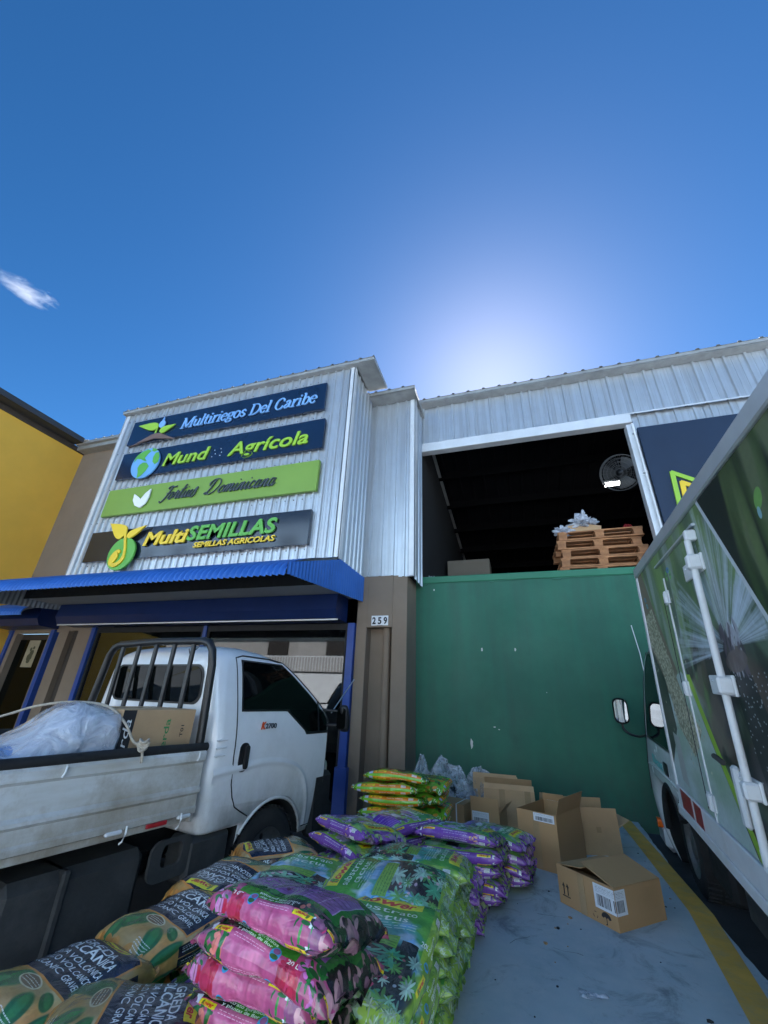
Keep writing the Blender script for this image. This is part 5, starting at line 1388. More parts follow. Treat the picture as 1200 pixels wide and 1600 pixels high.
def crumple(g, c, rx, ry, rz, seed, amp=.35, nu=40, nv=24, fr_=2.2, mi=0, top=0.0):
    def f(u, v):
        a = 2*PI*u; b_ = PI*v
        d = Vector((math.cos(a)*math.sin(b_), math.sin(a)*math.sin(b_), math.cos(b_)))
        n1 = noise.noise(d*fr_+Vector((seed*3.1, 0, 0))); n2 = abs(noise.noise(d*fr_*2.7+Vector((0, seed*1.7, 0)))); n3 = abs(noise.noise(d*fr_*6+Vector((0, 0, seed))))
        k = 1+amp*(n1*1.2-n2*1.3-n3*.7)
        z = d.z*rz*k
        if top and d.z > .5: z += top*(d.z-.5)**2*4*(1+n1)
        return (c[0]+d.x*rx*k, c[1]+d.y*ry*k, max(c[2]+z, c[2]-rz*.8))
    return g.grid(f, nu, nv, mi, False)
tag(crumple(G(), (1.2, 6.66, 4.17), .21, .18, .10, 3, .6, top=.08).build('crumpled_film', M['film']), 'crumpled clear film heaped on the top pallet', 'plastic film')
tag(crumple(G(), (.88, 6.60, 4.02), .16, .12, .09, 8, .6).build('crumpled_film', M['film']), 'loose clear film hanging over the left end of the top pallet', 'plastic film')
tag(crumple(G(), (1.85, 6.75, 4.08), .07, .06, .05, 5, .4).build('red_bundle', mat('dark_red_cloth', (.25, .01, .015), .8)), 'small dark red bundle at the right end of the pallet stack', 'bundle')
tag(crumple(G(), (-1.28, 6.62, 3.30), .16, .12, .10, 6, .6).build('crumpled_film', M['film']), 'grey crumpled film in the left corner of the dark opening', 'plastic film')
st_ = base('storage_block', (-.8, 8.6, 3.24), 'dim beige block standing deep inside the dark opening', 'crate')
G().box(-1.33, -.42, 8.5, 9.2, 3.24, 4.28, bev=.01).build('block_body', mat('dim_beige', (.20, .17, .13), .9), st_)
fn = base('wall_fan', (1.93, 6.62, 5.0), 'round caged industrial fan hung inside the opening near the right jamb', 'fan')
Fc = Vector((1.90, 6.60, 5.0)); fa = Vector((-.45, -.80, -.38)).normalized(); f1 = fa.cross(Vector((0, 0, 1))).normalized(); f2 = f1.cross(fa)
wire = mat('fan_wire', (.10, .10, .10), .4, .6)
g = G()
for r_, h in ((.30, 0), (.30, .05), (.24, .07), (.18, .085), (.12, .095), (.06, .10)):
    for sgn in ((1, -1) if h else (1,)):
        g.tube([Fc+fa*h*sgn+(f1*math.cos(a)+f2*math.sin(a))*r_ for a in [2*PI*i/40 for i in range(41)]], .0035 if r_ < .3 else .006, 5, cap=False)
for i in range(28):
    a = 2*PI*i/28; d = f1*math.cos(a)+f2*math.sin(a)
    for sgn in (1, -1): g.tube([Fc+d*.06+fa*.10*sgn, Fc+d*.18+fa*.085*sgn, Fc+d*.30+fa*.05*sgn], .002, 4, cap=False)
g.build('guard', wire, fn)
LP = Vector((2.12, 8, 5.51))-Vector((0, 0, CAM_H)); hit = Vector((0, 0, CAM_H))+LP*((Fc-Vector((0, 0, CAM_H))).dot(fa)/LP.dot(fa))-Fc
FA0 = math.atan2(hit.dot(f2), hit.dot(f1))+.52
for i in range(3):
    a0 = 2*PI*i/3+FA0
    def bl(u, v, a0=a0): 
        a = a0+u*1.05; r_ = .05+.215*v; d = f1*math.cos(a)+f2*math.sin(a); return Fc+d*r_+fa*(.035*(u-.5)*2*(1-v*.3))
    G().grid(bl, 8, 6).build('blade', mat('fan_blade', (.04, .04, .04), .4) if i == 0 else bpy.data.materials['fan_blade'], fn)
G().lathe([(0, -.16), (.07, -.15), (.08, -.05), (.05, .02), (0, .03)], Fc, fa, 20).build('motor', M['black'], fn)
G().tube([Fc-fa*.13, Fc-fa*.16+Vector((.12, 0, 0)), Vector((2.08, 6.72, 5.05))], .018, 8).build('mounting_arm', M['black'], fn)
tl = base('tube_lamp', (2.1, 8.0, 5.5), 'lit white tube lamp seen through the fan deep inside the warehouse', 'lamp')
G().tube([(1.98, 8.0, 5.50), (2.27, 8.0, 5.52)], .035, 8).build('lit_tube', emis('tube_glow', (1, .97, .92), 6), tl)
G().box(1.95, 2.30, 7.97, 8.03, 5.55, 5.59).build('fitting', M['white2'], tl)
# ------------------------------------------------------------ printed bags
YEL = (.93, .85, .10); RED = (.78, .12, .10); WH = (.93, .95, .93); GR = (.10, .45, .16)
def banner(c, cx, cy, wpx, ang, col=YEL):
    """the yellow ribbon with the word on it; ang = direction of reading, in pixels"""
    a = R(ang); r_ = (math.cos(a), math.sin(a)); u_ = (-r_[1], r_[0]); w2, h2 = wpx/2, wpx*.165
    X, Y = cx*c.w, cy*c.h
    P = [(-1, -1.05), (-.5, -.85), (0, -.95), (.5, -1.05), (1, -.8), (1, 1.0), (.5, .9), (0, 1.05), (-.5, 1.1), (-1, .85)]
    c.poly([((X+r_[0]*p[0]*w2+u_[0]*p[1]*h2)/c.w, (Y+r_[1]*p[0]*w2+u_[1]*p[1]*h2)/c.h) for p in P], col)
    c.text('flower', X, Y, r_[0]*h2*1.9, r_[1]*h2*1.9, u_[0]*h2*2.0+r_[0]*h2*.2, u_[1]*h2*2.0+r_[1]*h2*.2, RED, .03, .15, fit=w2*1.45)
    c.text('fl', X-r_[0]*w2*.56, Y-r_[1]*w2*.56, r_[0]*h2*1.9, r_[1]*h2*1.9, u_[0]*h2*2.0+r_[0]*h2*.2, u_[1]*h2*2.0+r_[1]*h2*.2, (.12, .42, .10), .03, .15, fit=w2*.24)
def tx(c, t, cx, cy, size, ang, col, fit=None, bold=.01, al=1):
    a = R(ang); r_ = (math.cos(a)*size, math.sin(a)*size); c.text(t, cx*c.w, cy*c.h, r_[0], r_[1], -r_[1], r_[0], col, bold, 0, True, al, fit)
def lines(c, x0, y0, x1, y1, n_, col, vert=False, al=.8, rg=rnd):
    """rows of small print as broken strokes"""
    for i in range(n_):
        k = x0+(x1-x0)*(i+.5)/n_ if vert else y0+(y1-y0)*(i+.5)/n_
        p = 0
        while p < 1:
            l_ = rg.uniform(.05, .16); e = min(p+l_, 1)
            if vert: c.rect(k-.0028, y0+(y1-y0)*p, k+.0028, y0+(y1-y0)*e, col, al)
            else: c.rect(x0+(x1-x0)*p, k-.004, x0+(x1-x0)*e, k+.004, col, al)
            p = e+.03

def cv_cactus(sd=1):
    c = Canvas(640, 480, (.14, .44, .10)); q = random.Random(sd)
    c.rect(0, 0, 1, .17, (.42, .62, .10)); c.rect(0, .83, 1, 1, (.42, .62, .10))
    c.blobs(.05, 0, .95, .16, 40, [(.30, .54, .10), (.52, .70, .20), (.24, .46, .14)], .05, .3, .5, q, .6); c.blobs(.05, .84, .95, 1, 40, [(.30, .54, .10), (.52, .70, .20), (.24, .46, .14)], .05, .3, .5, q, .6)
    c.blobs(.42, .2, .98, .8, 70, [(.12, .42, .10), (.24, .56, .12), (.08, .34, .12)], .09, .4, .35, q, .8)
    c.blobs(.30, .22, .60, .8, 60, [(.36, .60, .82), (.22, .48, .72), (.70, .82, .92), (.12, .46, .36)], .07, .3, .75, q, .9)
    c.blobs(.05, .2, .40, .62, 50, [(.05, .07, .07), (.08, .07, .09), (.03, .05, .05)], .07, .8, .9, q, .4)
    for _ in range(26): c.rosette(q.uniform(.06, .42), q.uniform(.16, .86), q.uniform(.035, .085), q.choice((7, 9, 12)), q.choice([(.12, .42, .26), (.16, .50, .32), (.50, .66, .56), (.20, .46, .14), (.30, .56, .40)]), q)
    for _ in range(16): c.ell(q.uniform(.1, .4), q.uniform(.2, .8), .012, .012, q.choice([(.75, .25, .3), (.85, .6, .65), (.7, .75, .8)]), .8)
    banner(c, .86, .50, 190, -90); tx(c, 'substrato', .765, .50, 50, -90, (.85, .93, .85), 170, .0); tx(c, 'cactus', .695, .50, 50, -90, (.85, .93, .85), 120, .0)
    lines(c, .60, .30, .66, .70, 3, (.75, .88, .78), True, .7, q)
    c.rect(.44, .22, .52, .36, (.03, .05, .06)); c.rect(.44, .38, .54, .76, (.30, .56, .12)); lines(c, .445, .39, .535, .75, 4, (.08, .28, .08), True, .8, q)
    c.ell(.50, .80, .035, .035, (.10, .50, .78)); c.ell(.50, .80, .02, .025, (.85, .92, .95), .8)
    tx(c, '20L', .56, .16, 34, -90, WH, None, .02)
    for v, a in ((.07, 0), (.93, 0)):
        tx(c, 'substrato', .60, v+.02, 26, a, (.85, .93, .75)); tx(c, 'cactus', .60, v-.035, 30, a, (.90, .96, .85), None, .02)
        banner(c, .30, v, 88, a); c.ell(.44, v, .032, .032, (.12, .50, .80)); c.ell(.44, v, .018, .024, (.2, .4, .2))
        c.rect(.78, v-.045, .84, v+.045, WH); lines(c, .782, v-.04, .838, v+.04, 5, (.1, .1, .1), False, .9, q)
    for x0 in (0, .91):
        c.rect(x0, 0, x0+.09, 1, (.38, .56, .12))
        for _ in range(60): c.rosette(x0+q.uniform(0, .09), q.uniform(0, 1), .03, 6, q.choice([(.34, .48, .34), (.48, .60, .46), (.20, .36, .18)]), q)
    c.grain(.18, 3); return c
def cv_pink():
    c = Canvas(640, 480, (.09, .30, .14)); q = random.Random(2)
    c.rect(.08, .26, .92, .74, (.16, .40, .16)); c.rect(.13, .30, .86, .68, (.55, .34, .60))
    for i in range(7): c.rect(.13+i*.105, .30, .136+i*.105, .68, (.72, .56, .76))
    lines(c, .15, .33, .84, .65, 9, (.40, .22, .46), False, .8, q)
    c.blobs(.5, .33, .64, .6, 14, [(.42, .16, .34), (.3, .12, .24)], .03, .5, .9, q)
    for s_, v0 in ((1, 0), (-1, 1)):
        def RX_(x0, a, x1, b_, col, al=1):
            y0, y1 = sorted((v0+s_*a, v0+s_*b_)); c.rect(x0, y0, x1, y1, col, al)
        c.rect(0, min(v0, v0+s_*.24), 1, max(v0, v0+s_*.24), (.66, .25, .43))
        RX_(.03, .125, .40, .24, (.10, .10, .11)); RX_(.40, .125, .74, .24, (.22, .48, .14)); RX_(.06, .045, .30, .125, (.80, .22, .40)); RX_(.68, 0, .80, .13, (.72, .16, .30))
        RX_(.12, .02, .17, .15, (.88, .90, .94)); c.blobs(.03, min(v0, v0+s_*.24), .14, max(v0, v0+s_*.24), 22, [(.55, .32, .44), (.10, .10, .11), (.42, .22, .36)], .03, .5, .9, q)
        for _ in range(30):
            uu = q.uniform(.30, .66); c.ell(uu, v0+s_*q.uniform(.0, .12), q.uniform(.02, .06), .012, q.choice([(.86, .42, .60), (.70, .24, .42), (.90, .50, .66)]), .35, 0, .8)
        c.blobs(.14, min(v0, v0+s_*.24), .30, max(v0, v0+s_*.06), 16, [(.12, .42, .16), (.90, .46, .40), (.10, .34, .14)], .02, .5, .95, q)
        ang = 0
        tx(c, 'substrato geranios', .45, v0+s_*.19, 24, ang, WH, 190, .01); tx(c, 'y plantas de flor', .45, v0+s_*.145, 22, ang, WH, 160, .012)
        lines(c, .33, min(v0+s_*.05, v0+s_*.1), .55, max(v0+s_*.05, v0+s_*.1), 2, (.97, .75, .86), False, .9, q)
        c.ell(.61, v0+s_*.10, .032, .055, (.20, .56, .80)); c.ell(.61, v0+s_*.13, .022, .025, (.55, .30, .50)); c.ell(.61, v0+s_*.07, .026, .02, (.16, .30, .12))
        banner(c, .235, v0+s_*.085, 82, ang)
        tx(c, '20 L', .735, v0+s_*.10, 30, ang, WH, None, .02)
        c.blobs(.66, min(v0, v0+s_*.10), .80, max(v0, v0+s_*.10), 18, [(.62, .10, .20), (.70, .16, .28)], .016, .7, .95, q)
        c.blobs(.78, min(v0, v0+s_*.24), .90, max(v0, v0+s_*.24), 26, [(.70, .34, .62), (.12, .40, .16), (.80, .50, .72), (.10, .32, .14)], .026, .5, .95, q)
    for x0 in (0, .92):
        c.blobs(x0, 0, x0+.08, 1, 110, [(.07, .07, .07), (.52, .34, .40), (.66, .48, .50), (.08, .22, .10), (.12, .10, .11)], .035, .5, .9, q)
        for v in (.05, .95): c.rect(x0+.01, v-.04, x0+.07, v+.04, (.62, .26, .40)); banner(c, x0+.045, v+.06*(1 if v < .5 else -1), 44, 0)
    c.grain(.18, 5); return c
def cv_purple(sd=3):
    c = Canvas(640, 480, (.40, .56, .22)); q = random.Random(sd)
    c.blobs(.08, .2, .92, .8, 60, [(.14, .46, .24), (.36, .60, .24), (.55, .66, .55)], .08, .4, .6, q, .7)
    c.blobs(.1, .2, .62, .8, 90, [(.46, .32, .66), (.62, .50, .76), (.30, .18, .48), (.74, .70, .84), (.50, .62, .80)], .035, .5, .85, q, .3)
    c.rect(.08, .26, .30, .55, (.34, .16, .62)); lines(c, .09, .28, .29, .53, 6, (.66, .52, .84), False, .8, q)
    banner(c, .82, .5, 150, -90); tx(c, 'substrato', .735, .5, 42, -90, (.88, .94, .86), 150); tx(c, 'verdes', .675, .5, 42, -90, (.88, .94, .86), 100)
    c.rect(.52, .58, .66, .74, (.04, .06, .07))
    for s_, v0 in ((1, 0), (-1, 1)):
        y0, y1 = sorted((v0, v0+s_*.155)); c.rect(0, y0, 1, y1, (.36, .18, .54))
        y0, y1 = sorted((v0+s_*.155, v0+s_*.20)); c.rect(0, y0, 1, y1, (.40, .60, .22))
        banner(c, .22, v0+s_*.085, 92, 0, (.92, .82, .12))
        tx(c, 'substrato orquideas', .52, v0+s_*.10, 26, 0, (.92, .88, .96), 190); lines(c, .40, min(v0+s_*.02, v0+s_*.06), .66, max(v0+s_*.02, v0+s_*.06), 2, (.80, .70, .90), False, .8, q)
        y0, y1 = sorted((v0+s_*.03, v0+s_*.14)); c.rect(.80, y0, .86, y1, WH); lines(c, .805, y0, .855, y1, 5, (.1, .1, .1), False, .9, q)
        c.rect(.10, y0, .13, y1, WH)
        c.blobs(.70, min(v0, v0+s_*.2), .80, max(v0, v0+s_*.2), 12, [(.88, .62, .30), (.80, .60, .86)], .02, .5, .9, q)
    for x0 in (0, .90): c.blobs(x0, 0, x0+.1, 1, 110, [(.34, .13, .50), (.48, .24, .62), (.24, .09, .38), (.60, .42, .66), (.52, .60, .30)], .03, .4, .9, q)
    c.grain(.2, 6); return c
def cv_orange():
    c = Canvas(640, 480, (.32, .58, .10)); q = random.Random(4)
    c.blobs(.1, .2, .9, .8, 90, [(.20, .46, .10), (.50, .68, .16), (.62, .20, .10), (.85, .50, .12), (.10, .30, .10)], .05, .5, .8, q, .3)
    banner(c, .8, .5, 150, -90)
    for s_, v0 in ((1, 0), (-1, 1)):
        y0, y1 = sorted((v0, v0+s_*.23)); c.rect(0, y0, 1, y1, (.36, .66, .10))
        y0, y1 = sorted((v0+s_*.03, v0+s_*.165)); c.rect(.17, y0, .90, y1, (.90, .44, .08))
        c.poly([(.90, y0), (.965, (y0+y1)/2), (.90, y1)], (.88, .90, .86)); c.rect(.10, y0, .16, y1, (.72, .70, .86))
        banner(c, .285, v0+s_*.10, 112, 0); tx(c, 'huerto urbano', .56, v0+s_*.10, 30, 0, (.98, .93, .82), 150, .02); c.rect(.76, y0+.02, .83, y1-.02, WH); lines(c, .765, y0+.025, .825, y1-.025, 4, (.75, .3, .1), False, .9, q)
    for x0 in (0, .93): c.blobs(x0, 0, x0+.07, 1, 80, [(.36, .62, .12), (.20, .40, .08), (.70, .40, .12), (.80, .84, .78)], .025, .5, .9, q)
    c.grain(.15, 7); return c
def cv_black():
    c = Canvas(560, 480, (.66, .46, .20)); q = random.Random(5)
    c.blobs(0, 0, 1, 1, 60, [(.72, .54, .26), (.58, .36, .14), (.80, .70, .46), (.72, .42, .16)], .10, .5, .5, q, .9)
    for (x, y, r_, a) in ((.16, .36, .11, .5), (.24, .60, .12, -.5), (.10, .66, .09, .2), (.30, .30, .07, 1.2), (.20, .12, .12, .1), (.20, .90, .12, -.1)):
        c.ell(x, y, r_, r_*.5, (.05, .24, .09), .95, a, .2); c.ell(x+.01, y+.01, r_*.8, r_*.22, (.12, .36, .14), .8, a, .5)
    c.poly([(.36, .16), (.84, .18), (.92, .50), (.84, .82), (.36, .84)], (.80, .42, .14)); c.poly([(.375, .185), (.83, .205), (.90, .50), (.83, .795), (.375, .815)], (.035, .055, .11))
    tx(c, 'GREDA', .735, .5, 46, -90, WH, 120, .015); tx(c, 'VOLCÁNICA', .665, .5, 50, -90, WH, 210, .02)
    for i, t in enumerate(('GREDA VOLCÁNICA', 'LAPILLO VOLCANICO', 'VOLCANIC GRAVEL')): tx(c, t, .585-i*.065, .5, 34, -90, WH, 225, .01)
    c.ell(.31, .5, .05, .05, (.80, .70, .50)); c.ell(.31, .5, .042, .042, (.36, .24, .14)); lines(c, .285, .46, .335, .54, 3, (.86, .8, .66), True, .9, q)
    banner(c, .835, .5, 125, -90)
    for v in (.055, .945):
        c.rect(.30, v-.05, .80, v+.05, (.04, .05, .08)); tx(c, '20 L', .70, v, 40, 0, WH, None, .01); lines(c, .33, v-.03, .5, v+.03, 3, (.8, .8, .8), False, .8, q)
        c.ell(.60, v, .035, .035, (.26, .16, .10))
    lines(c, .04, .30, .14, .46, 6, (.9, .9, .86), True, .8, q)
    for x0 in (0, .95): c.blobs(x0, 0, x0+.05, 1, 50, [(.80, .46, .16), (.62, .32, .10)], .03, .6, .9, q)
    c.grain(.16, 8); return c
BM = {}
for k, f, sds, gn in (('cactus', cv_cactus, (1, 41), .57), ('pink', lambda s: cv_pink(), (2,), .86), ('purple', cv_purple, (3, 43), .74), ('orange', lambda s: cv_orange(), (4,), .74), ('black', lambda s: cv_black(), (5,), .66)):
    BM[k] = [f(s).material('bag_print_%s_%d' % (k, s), .25, .55, .5, 17, gain=gn) for s in sds]

def bag_mesh(name, Lx, Wy, Hz, seed, material, uvk=1.0):
    g = G(); nu, nt = 52, 40; q = random.Random(seed)
    ph = [q.uniform(0, 6) for _ in range(6)]; sag = q.uniform(-.02, .015); tw = q.uniform(-.012, .012)
    def f(u, v):
        s = 2*u-1; a = PI-2*PI*v        # v 0: -y side, .25: top, .5: +y side, .75: underside
        e = abs(s)
        wy = Wy/2*(1-.10*e**6)*(1+.02*math.sin(s*5+ph[0]))
        body = max(0.0, 1-(e/.95)**5.5)**.55 if e < .945 else 0.0
        hz = Hz/2*(body*.97+.02)*(1+.07*math.sin(s*4+ph[1]))
        ca, sa = math.cos(a), math.sin(a)
        y = wy*math.copysign(abs(ca)**.72, ca); z = hz*math.copysign(abs(sa)**.62, sa)
        if sa < 0: z *= .82
        cr = e**7
        z += cr*.013*math.sin(y*70+ph[2])+cr*.010*math.sin(y*31+ph[3])+sag*s*s+tw*s*ca
        x = Lx/2*s*(1-.012*(1-ca*ca))-math.copysign(cr*.010*abs(math.sin(y*40+ph[4])), s)
        P = Vector((x, y, z))
        N = Vector((0, ca, sa))
        w_ = noise.fractal(Vector((x*6+seed, y*6, z*9)), .9, 2.1, 4)*.011*body
        w_ += -abs(noise.noise(Vector((x*9*(1-.5*e)+seed*2, y*24, z*24))))*.016*(.25+e**3)*(1 if e < .95 else .2)
        w_ += -.006*(1-body)*abs(math.sin(y*90+x*30+ph[0]))
        w_ += -.012*body*max(0, noise.noise(Vector((x*7+seed, y*3, z*5)))*2-.35)
        return P+N*w_
    def uv(u, v):
        q_ = 2*v if v <= .5 else 2-2*v
        return (u, .5*(2*q_)**uvk if q_ < .5 else 1-.5*(2-2*q_)**uvk)
    g.grid(f, nu, nt, 0, True, uv)
    return g.mesh(name, material)
DIM = {'cactus': (.66, .445, .125), 'pink': (.555, .35, .124), 'purple': (.60, .43, .108), 'orange': (.60, .42, .112), 'black': (.53, .39, .145)}
BMESH = {k: [bag_mesh('bag_'+k, *DIM[k], 10*i+3, BM[k][i % len(BM[k])], {'pink': 1.45, 'purple': 1.05, 'orange': 1.1}.get(k, 1.0)) for i in range(4)] for k in DIM}
bq = random.Random(77)
LAB = {'cactus': 'green cactus soil bag', 'pink': 'pink and green geranium soil bag', 'purple': 'purple orchid soil bag', 'orange': 'lime and orange soil bag', 'black': 'navy and tan volcanic gravel bag'}
def bag(kind, x, y, z, yaw, label=None, tilt=(0, 0), grp=None, v=None):
    me = BMESH[kind][bq.randrange(4) if v is None else v]
    o = inst('soil_bag' if kind != 'black' else 'gravel_bag', me, None, (x, y, z), (R(tilt[0]), R(tilt[1]), R(yaw)))
    tag(o, label or LAB[kind]+' hidden low inside the pile', 'bag', 'printed bags of soil and gravel piled on the slab')
    return o
LB = [
 # navy and tan gravel bags in a row beside the pickup
 ('black', -1.600, 1.490, 0.505, 78, 'navy and tan gravel bag at the bottom left corner, 20 L printed on its side', (0, 2)),
 ('black', -1.530, 1.940, 0.515, 76, 'navy and tan gravel bag between the corner one and the one with a round seal', (0, -2)),
 ('black', -1.600, 2.380, 0.525, -100, 'navy and tan gravel bag beside the pickup wheel, its yellow logo nearest the pink bags', (0, 2)),
 ('black', -1.600, 2.860, 0.525, 222, 'navy and tan gravel bag farthest along the row, lying crosswise behind the others', (2, 0)),
 ('black', -1.220, 1.420, 0.525, 30, 'orange edged gravel bag at the bottom, tilted in front of the pink bags', (-6, 4)),
 ('black', -1.600, 1.500, 0.350, 80, 'lower gravel bag under the bottom left corner one', (0, 0)),
 ('black', -1.550, 2.020, 0.350, 78, 'lower gravel bag under the second one of the row', (0, 0)),
 ('black', -1.580, 2.520, 0.350, 80, 'lower gravel bag under the one beside the pickup wheel', (0, 0)),
 ('black', -1.580, 3.000, 0.350, 70, 'lower gravel bag under the farthest of the row', (0, 0)),
 # pink ones in front, then green, then purple
 ('pink', -0.775, 1.570, 0.810, 166, 'topmost pink geranium soil bag, its side print upside down', (11, 1)),
 ('pink', -0.790, 1.565, 0.720, -10, 'second pink geranium soil bag from the top, 20 L the right way up', (-10, 2)),
 ('pink', -0.845, 1.610, 0.635, 167, 'third pink geranium soil bag from the top, sticking out to the left', (9, 2)),
 ('pink', -1.200, 1.720, 0.420, 95, 'dark pink geranium soil bag under the tilted gravel bag', (0, 0)),
 ('pink', -0.845, 1.630, 0.545, -6, 'fourth pink geranium soil bag from the top, mostly covered', (-4, 0)),
 ('pink', -0.845, 1.630, 0.455, 170, 'lowest pink geranium soil bag, at the bottom edge under four others', (0, 0)),
 ('cactus', -0.795, 1.610, 0.335, 0, 'green cactus soil bag at the very bottom of the pink pile', (0, 0)),
 ('cactus', -0.640, 1.960, 0.575, 89.5, 'green cactus soil bag reaching out from under the pink bags', (0, -5)),
 ('cactus', -0.625, 1.900, 0.500, 91.0, 'green cactus soil bag second from the top at the near right corner', (0, 0)),
 ('cactus', -0.640, 1.930, 0.420, 89.0, 'green cactus soil bag third from the top at the near right corner', (0, 0)),
 ('cactus', -0.625, 1.890, 0.335, 89.5, 'green cactus soil bag on the slab at the near right corner', (0, 0)),
 ('cactus', -0.720, 2.405, 0.620, 182, 'large green cactus soil bag on top in the middle of the green pile', (-5, 0)),
 ('cactus', -0.695, 2.425, 0.530, 1, 'green cactus soil bag directly under the large middle one', (0, 0)),
 ('cactus', -0.715, 2.385, 0.455, 181, 'green cactus soil bag two below the large middle one', (0, 0)),
 ('cactus', -0.675, 2.405, 0.385, -2, 'green cactus soil bag three below the large middle one', (0, 0)),
 ('cactus', -0.705, 2.365, 0.330, 180, 'green cactus soil bag on the slab under the large middle one', (0, 0)),
 ('cactus', -0.685, 2.865, 0.602, 2, 'green cactus soil bag behind the large middle one, yellow logo at its right end', (-5, 0)),
 ('cactus', -0.705, 2.845, 0.510, 181, 'green cactus soil bag one below the rear one of the green pile', (0, 0)),
 ('cactus', -0.675, 2.865, 0.430, 0, 'green cactus soil bag two below the rear one of the green pile', (0, 0)),
 ('cactus', -0.685, 2.845, 0.345, 179, 'green cactus soil bag on the slab at the rear of the green pile', (0, 0)),
 ('cactus', -1.260, 2.500, 0.540, 88, 'green cactus soil bag lying lengthwise between gravel bags and the middle one', (0, -3)),
 ('cactus', -1.240, 2.500, 0.450, 90, 'green cactus soil bag under the lengthwise one by the gravel bags', (0, 0)),
 ('cactus', -1.240, 2.500, 0.350, 90, 'green cactus soil bag on the slab beside the gravel bags', (0, 0)),
 ('cactus', -1.050, 2.080, 0.500, 4, 'green cactus soil bag peeping out between the pink and the large middle one', (0, 0)),
 ('cactus', -1.100, 2.050, 0.380, 0, 'green cactus soil bag low behind the pink pile', (0, 0)),
 ('purple', -1.130, 3.130, 0.645, -34, 'topmost purple orchid soil bag of the left purple pile', (-10, 0)),
 ('purple', -1.160, 3.115, 0.560, -32, 'second purple orchid soil bag of the left purple pile', (-10, 0)),
 ('purple', -1.130, 3.100, 0.475, -34, 'third purple orchid soil bag of the left purple pile', (0, 0)),
 ('purple', -1.160, 3.085, 0.400, -32, 'fourth purple orchid soil bag of the left purple pile', (0, 0)),
 ('purple', -1.130, 3.070, 0.335, -34, 'lowest purple orchid soil bag of the left purple pile', (0, 0)),
 ('purple', -0.980, 3.560, 0.620, 56, 'purple orchid soil bag lying crosswise behind the left purple pile', (0, -3)),
 ('purple', -0.980, 3.560, 0.530, 55, 'purple orchid soil bag under the crosswise one', (0, 0)),
 ('purple', -0.980, 3.560, 0.440, 54, 'purple orchid soil bag two below the crosswise one', (0, 0)),
 ('purple', -0.980, 3.560, 0.350, 53, 'purple orchid soil bag low behind the left purple pile', (0, 0)),
 ('purple', -0.700, 3.120, 0.535, 1, 'green and purple soil bag with its yellow logo just before the right purple pile', (-6, 0)),
 ('purple', -0.630, 3.130, 0.465, 179, 'purple soil bag highest in the front of the right purple pile', (0, 0)),
 ('purple', -0.650, 3.130, 0.400, 0, 'purple soil bag in the middle of the right purple pile front', (0, 0)),
 ('purple', -0.620, 3.130, 0.335, 181, 'purple soil bag on the slab at the front of the right purple pile', (0, 0)),
 ('purple', -0.510, 3.500, 0.610, -9, 'topmost purple and lime soil bag of the right purple pile', (-9, 0)),
 ('purple', -0.490, 3.500, 0.530, 175, 'purple soil bag second from the top of the right purple pile', (0, 0)),
 ('purple', -0.510, 3.500, 0.460, -4, 'purple soil bag third from the top of the right purple pile', (0, 0)),
 ('purple', -0.490, 3.500, 0.395, 176, 'purple soil bag fourth from the top of the right purple pile', (0, 0)),
 ('purple', -0.510, 3.500, 0.330, -5, 'purple soil bag on the slab of the right purple pile', (0, 0)),
 ('purple', -0.340, 3.860, 0.545, -14, 'purple soil bag at the far right end, nearest the tall carton', (-3, 0)),
 ('purple', -0.340, 3.860, 0.475, -8, 'purple soil bag just below the far right end one', (0, 0)),
 ('purple', -0.340, 3.860, 0.405, 172, 'purple soil bag two below the far right end one', (0, 0)),
 ('purple', -0.340, 3.860, 0.335, -6, 'purple soil bag on the slab nearest the tall carton', (0, 0)),
]
for i, z in enumerate((.80, .71, .62, .53, .44, .345)):
    LB.append(('orange', -1.20+(.03, -.05, .02, 0, .02, 0)[i], 4.16+(.06, -.02, 0, .02, 0, 0)[i], z, (3, 4, 2, 3, 1, 2)[i],
               ('topmost', 'second from the top', 'third from the top', 'fourth from the top', 'fifth from the top', 'lowest')[i]+' lime and orange soil bag in the column by the brown pillar', (-8, 0)))
for i, z in enumerate((.74, .64, .54, .44, .345)):
    LB.append(('orange', -.955+(.02, -.02, .02, 0, 0)[i], 4.42, z, 92, ('topmost', 'second from the top', 'third from the top', 'fourth from the top', 'lowest')[i]+' lime and orange soil bag in the column showing its ends', (0, 0)))
for b_ in LB: bag(*b_)

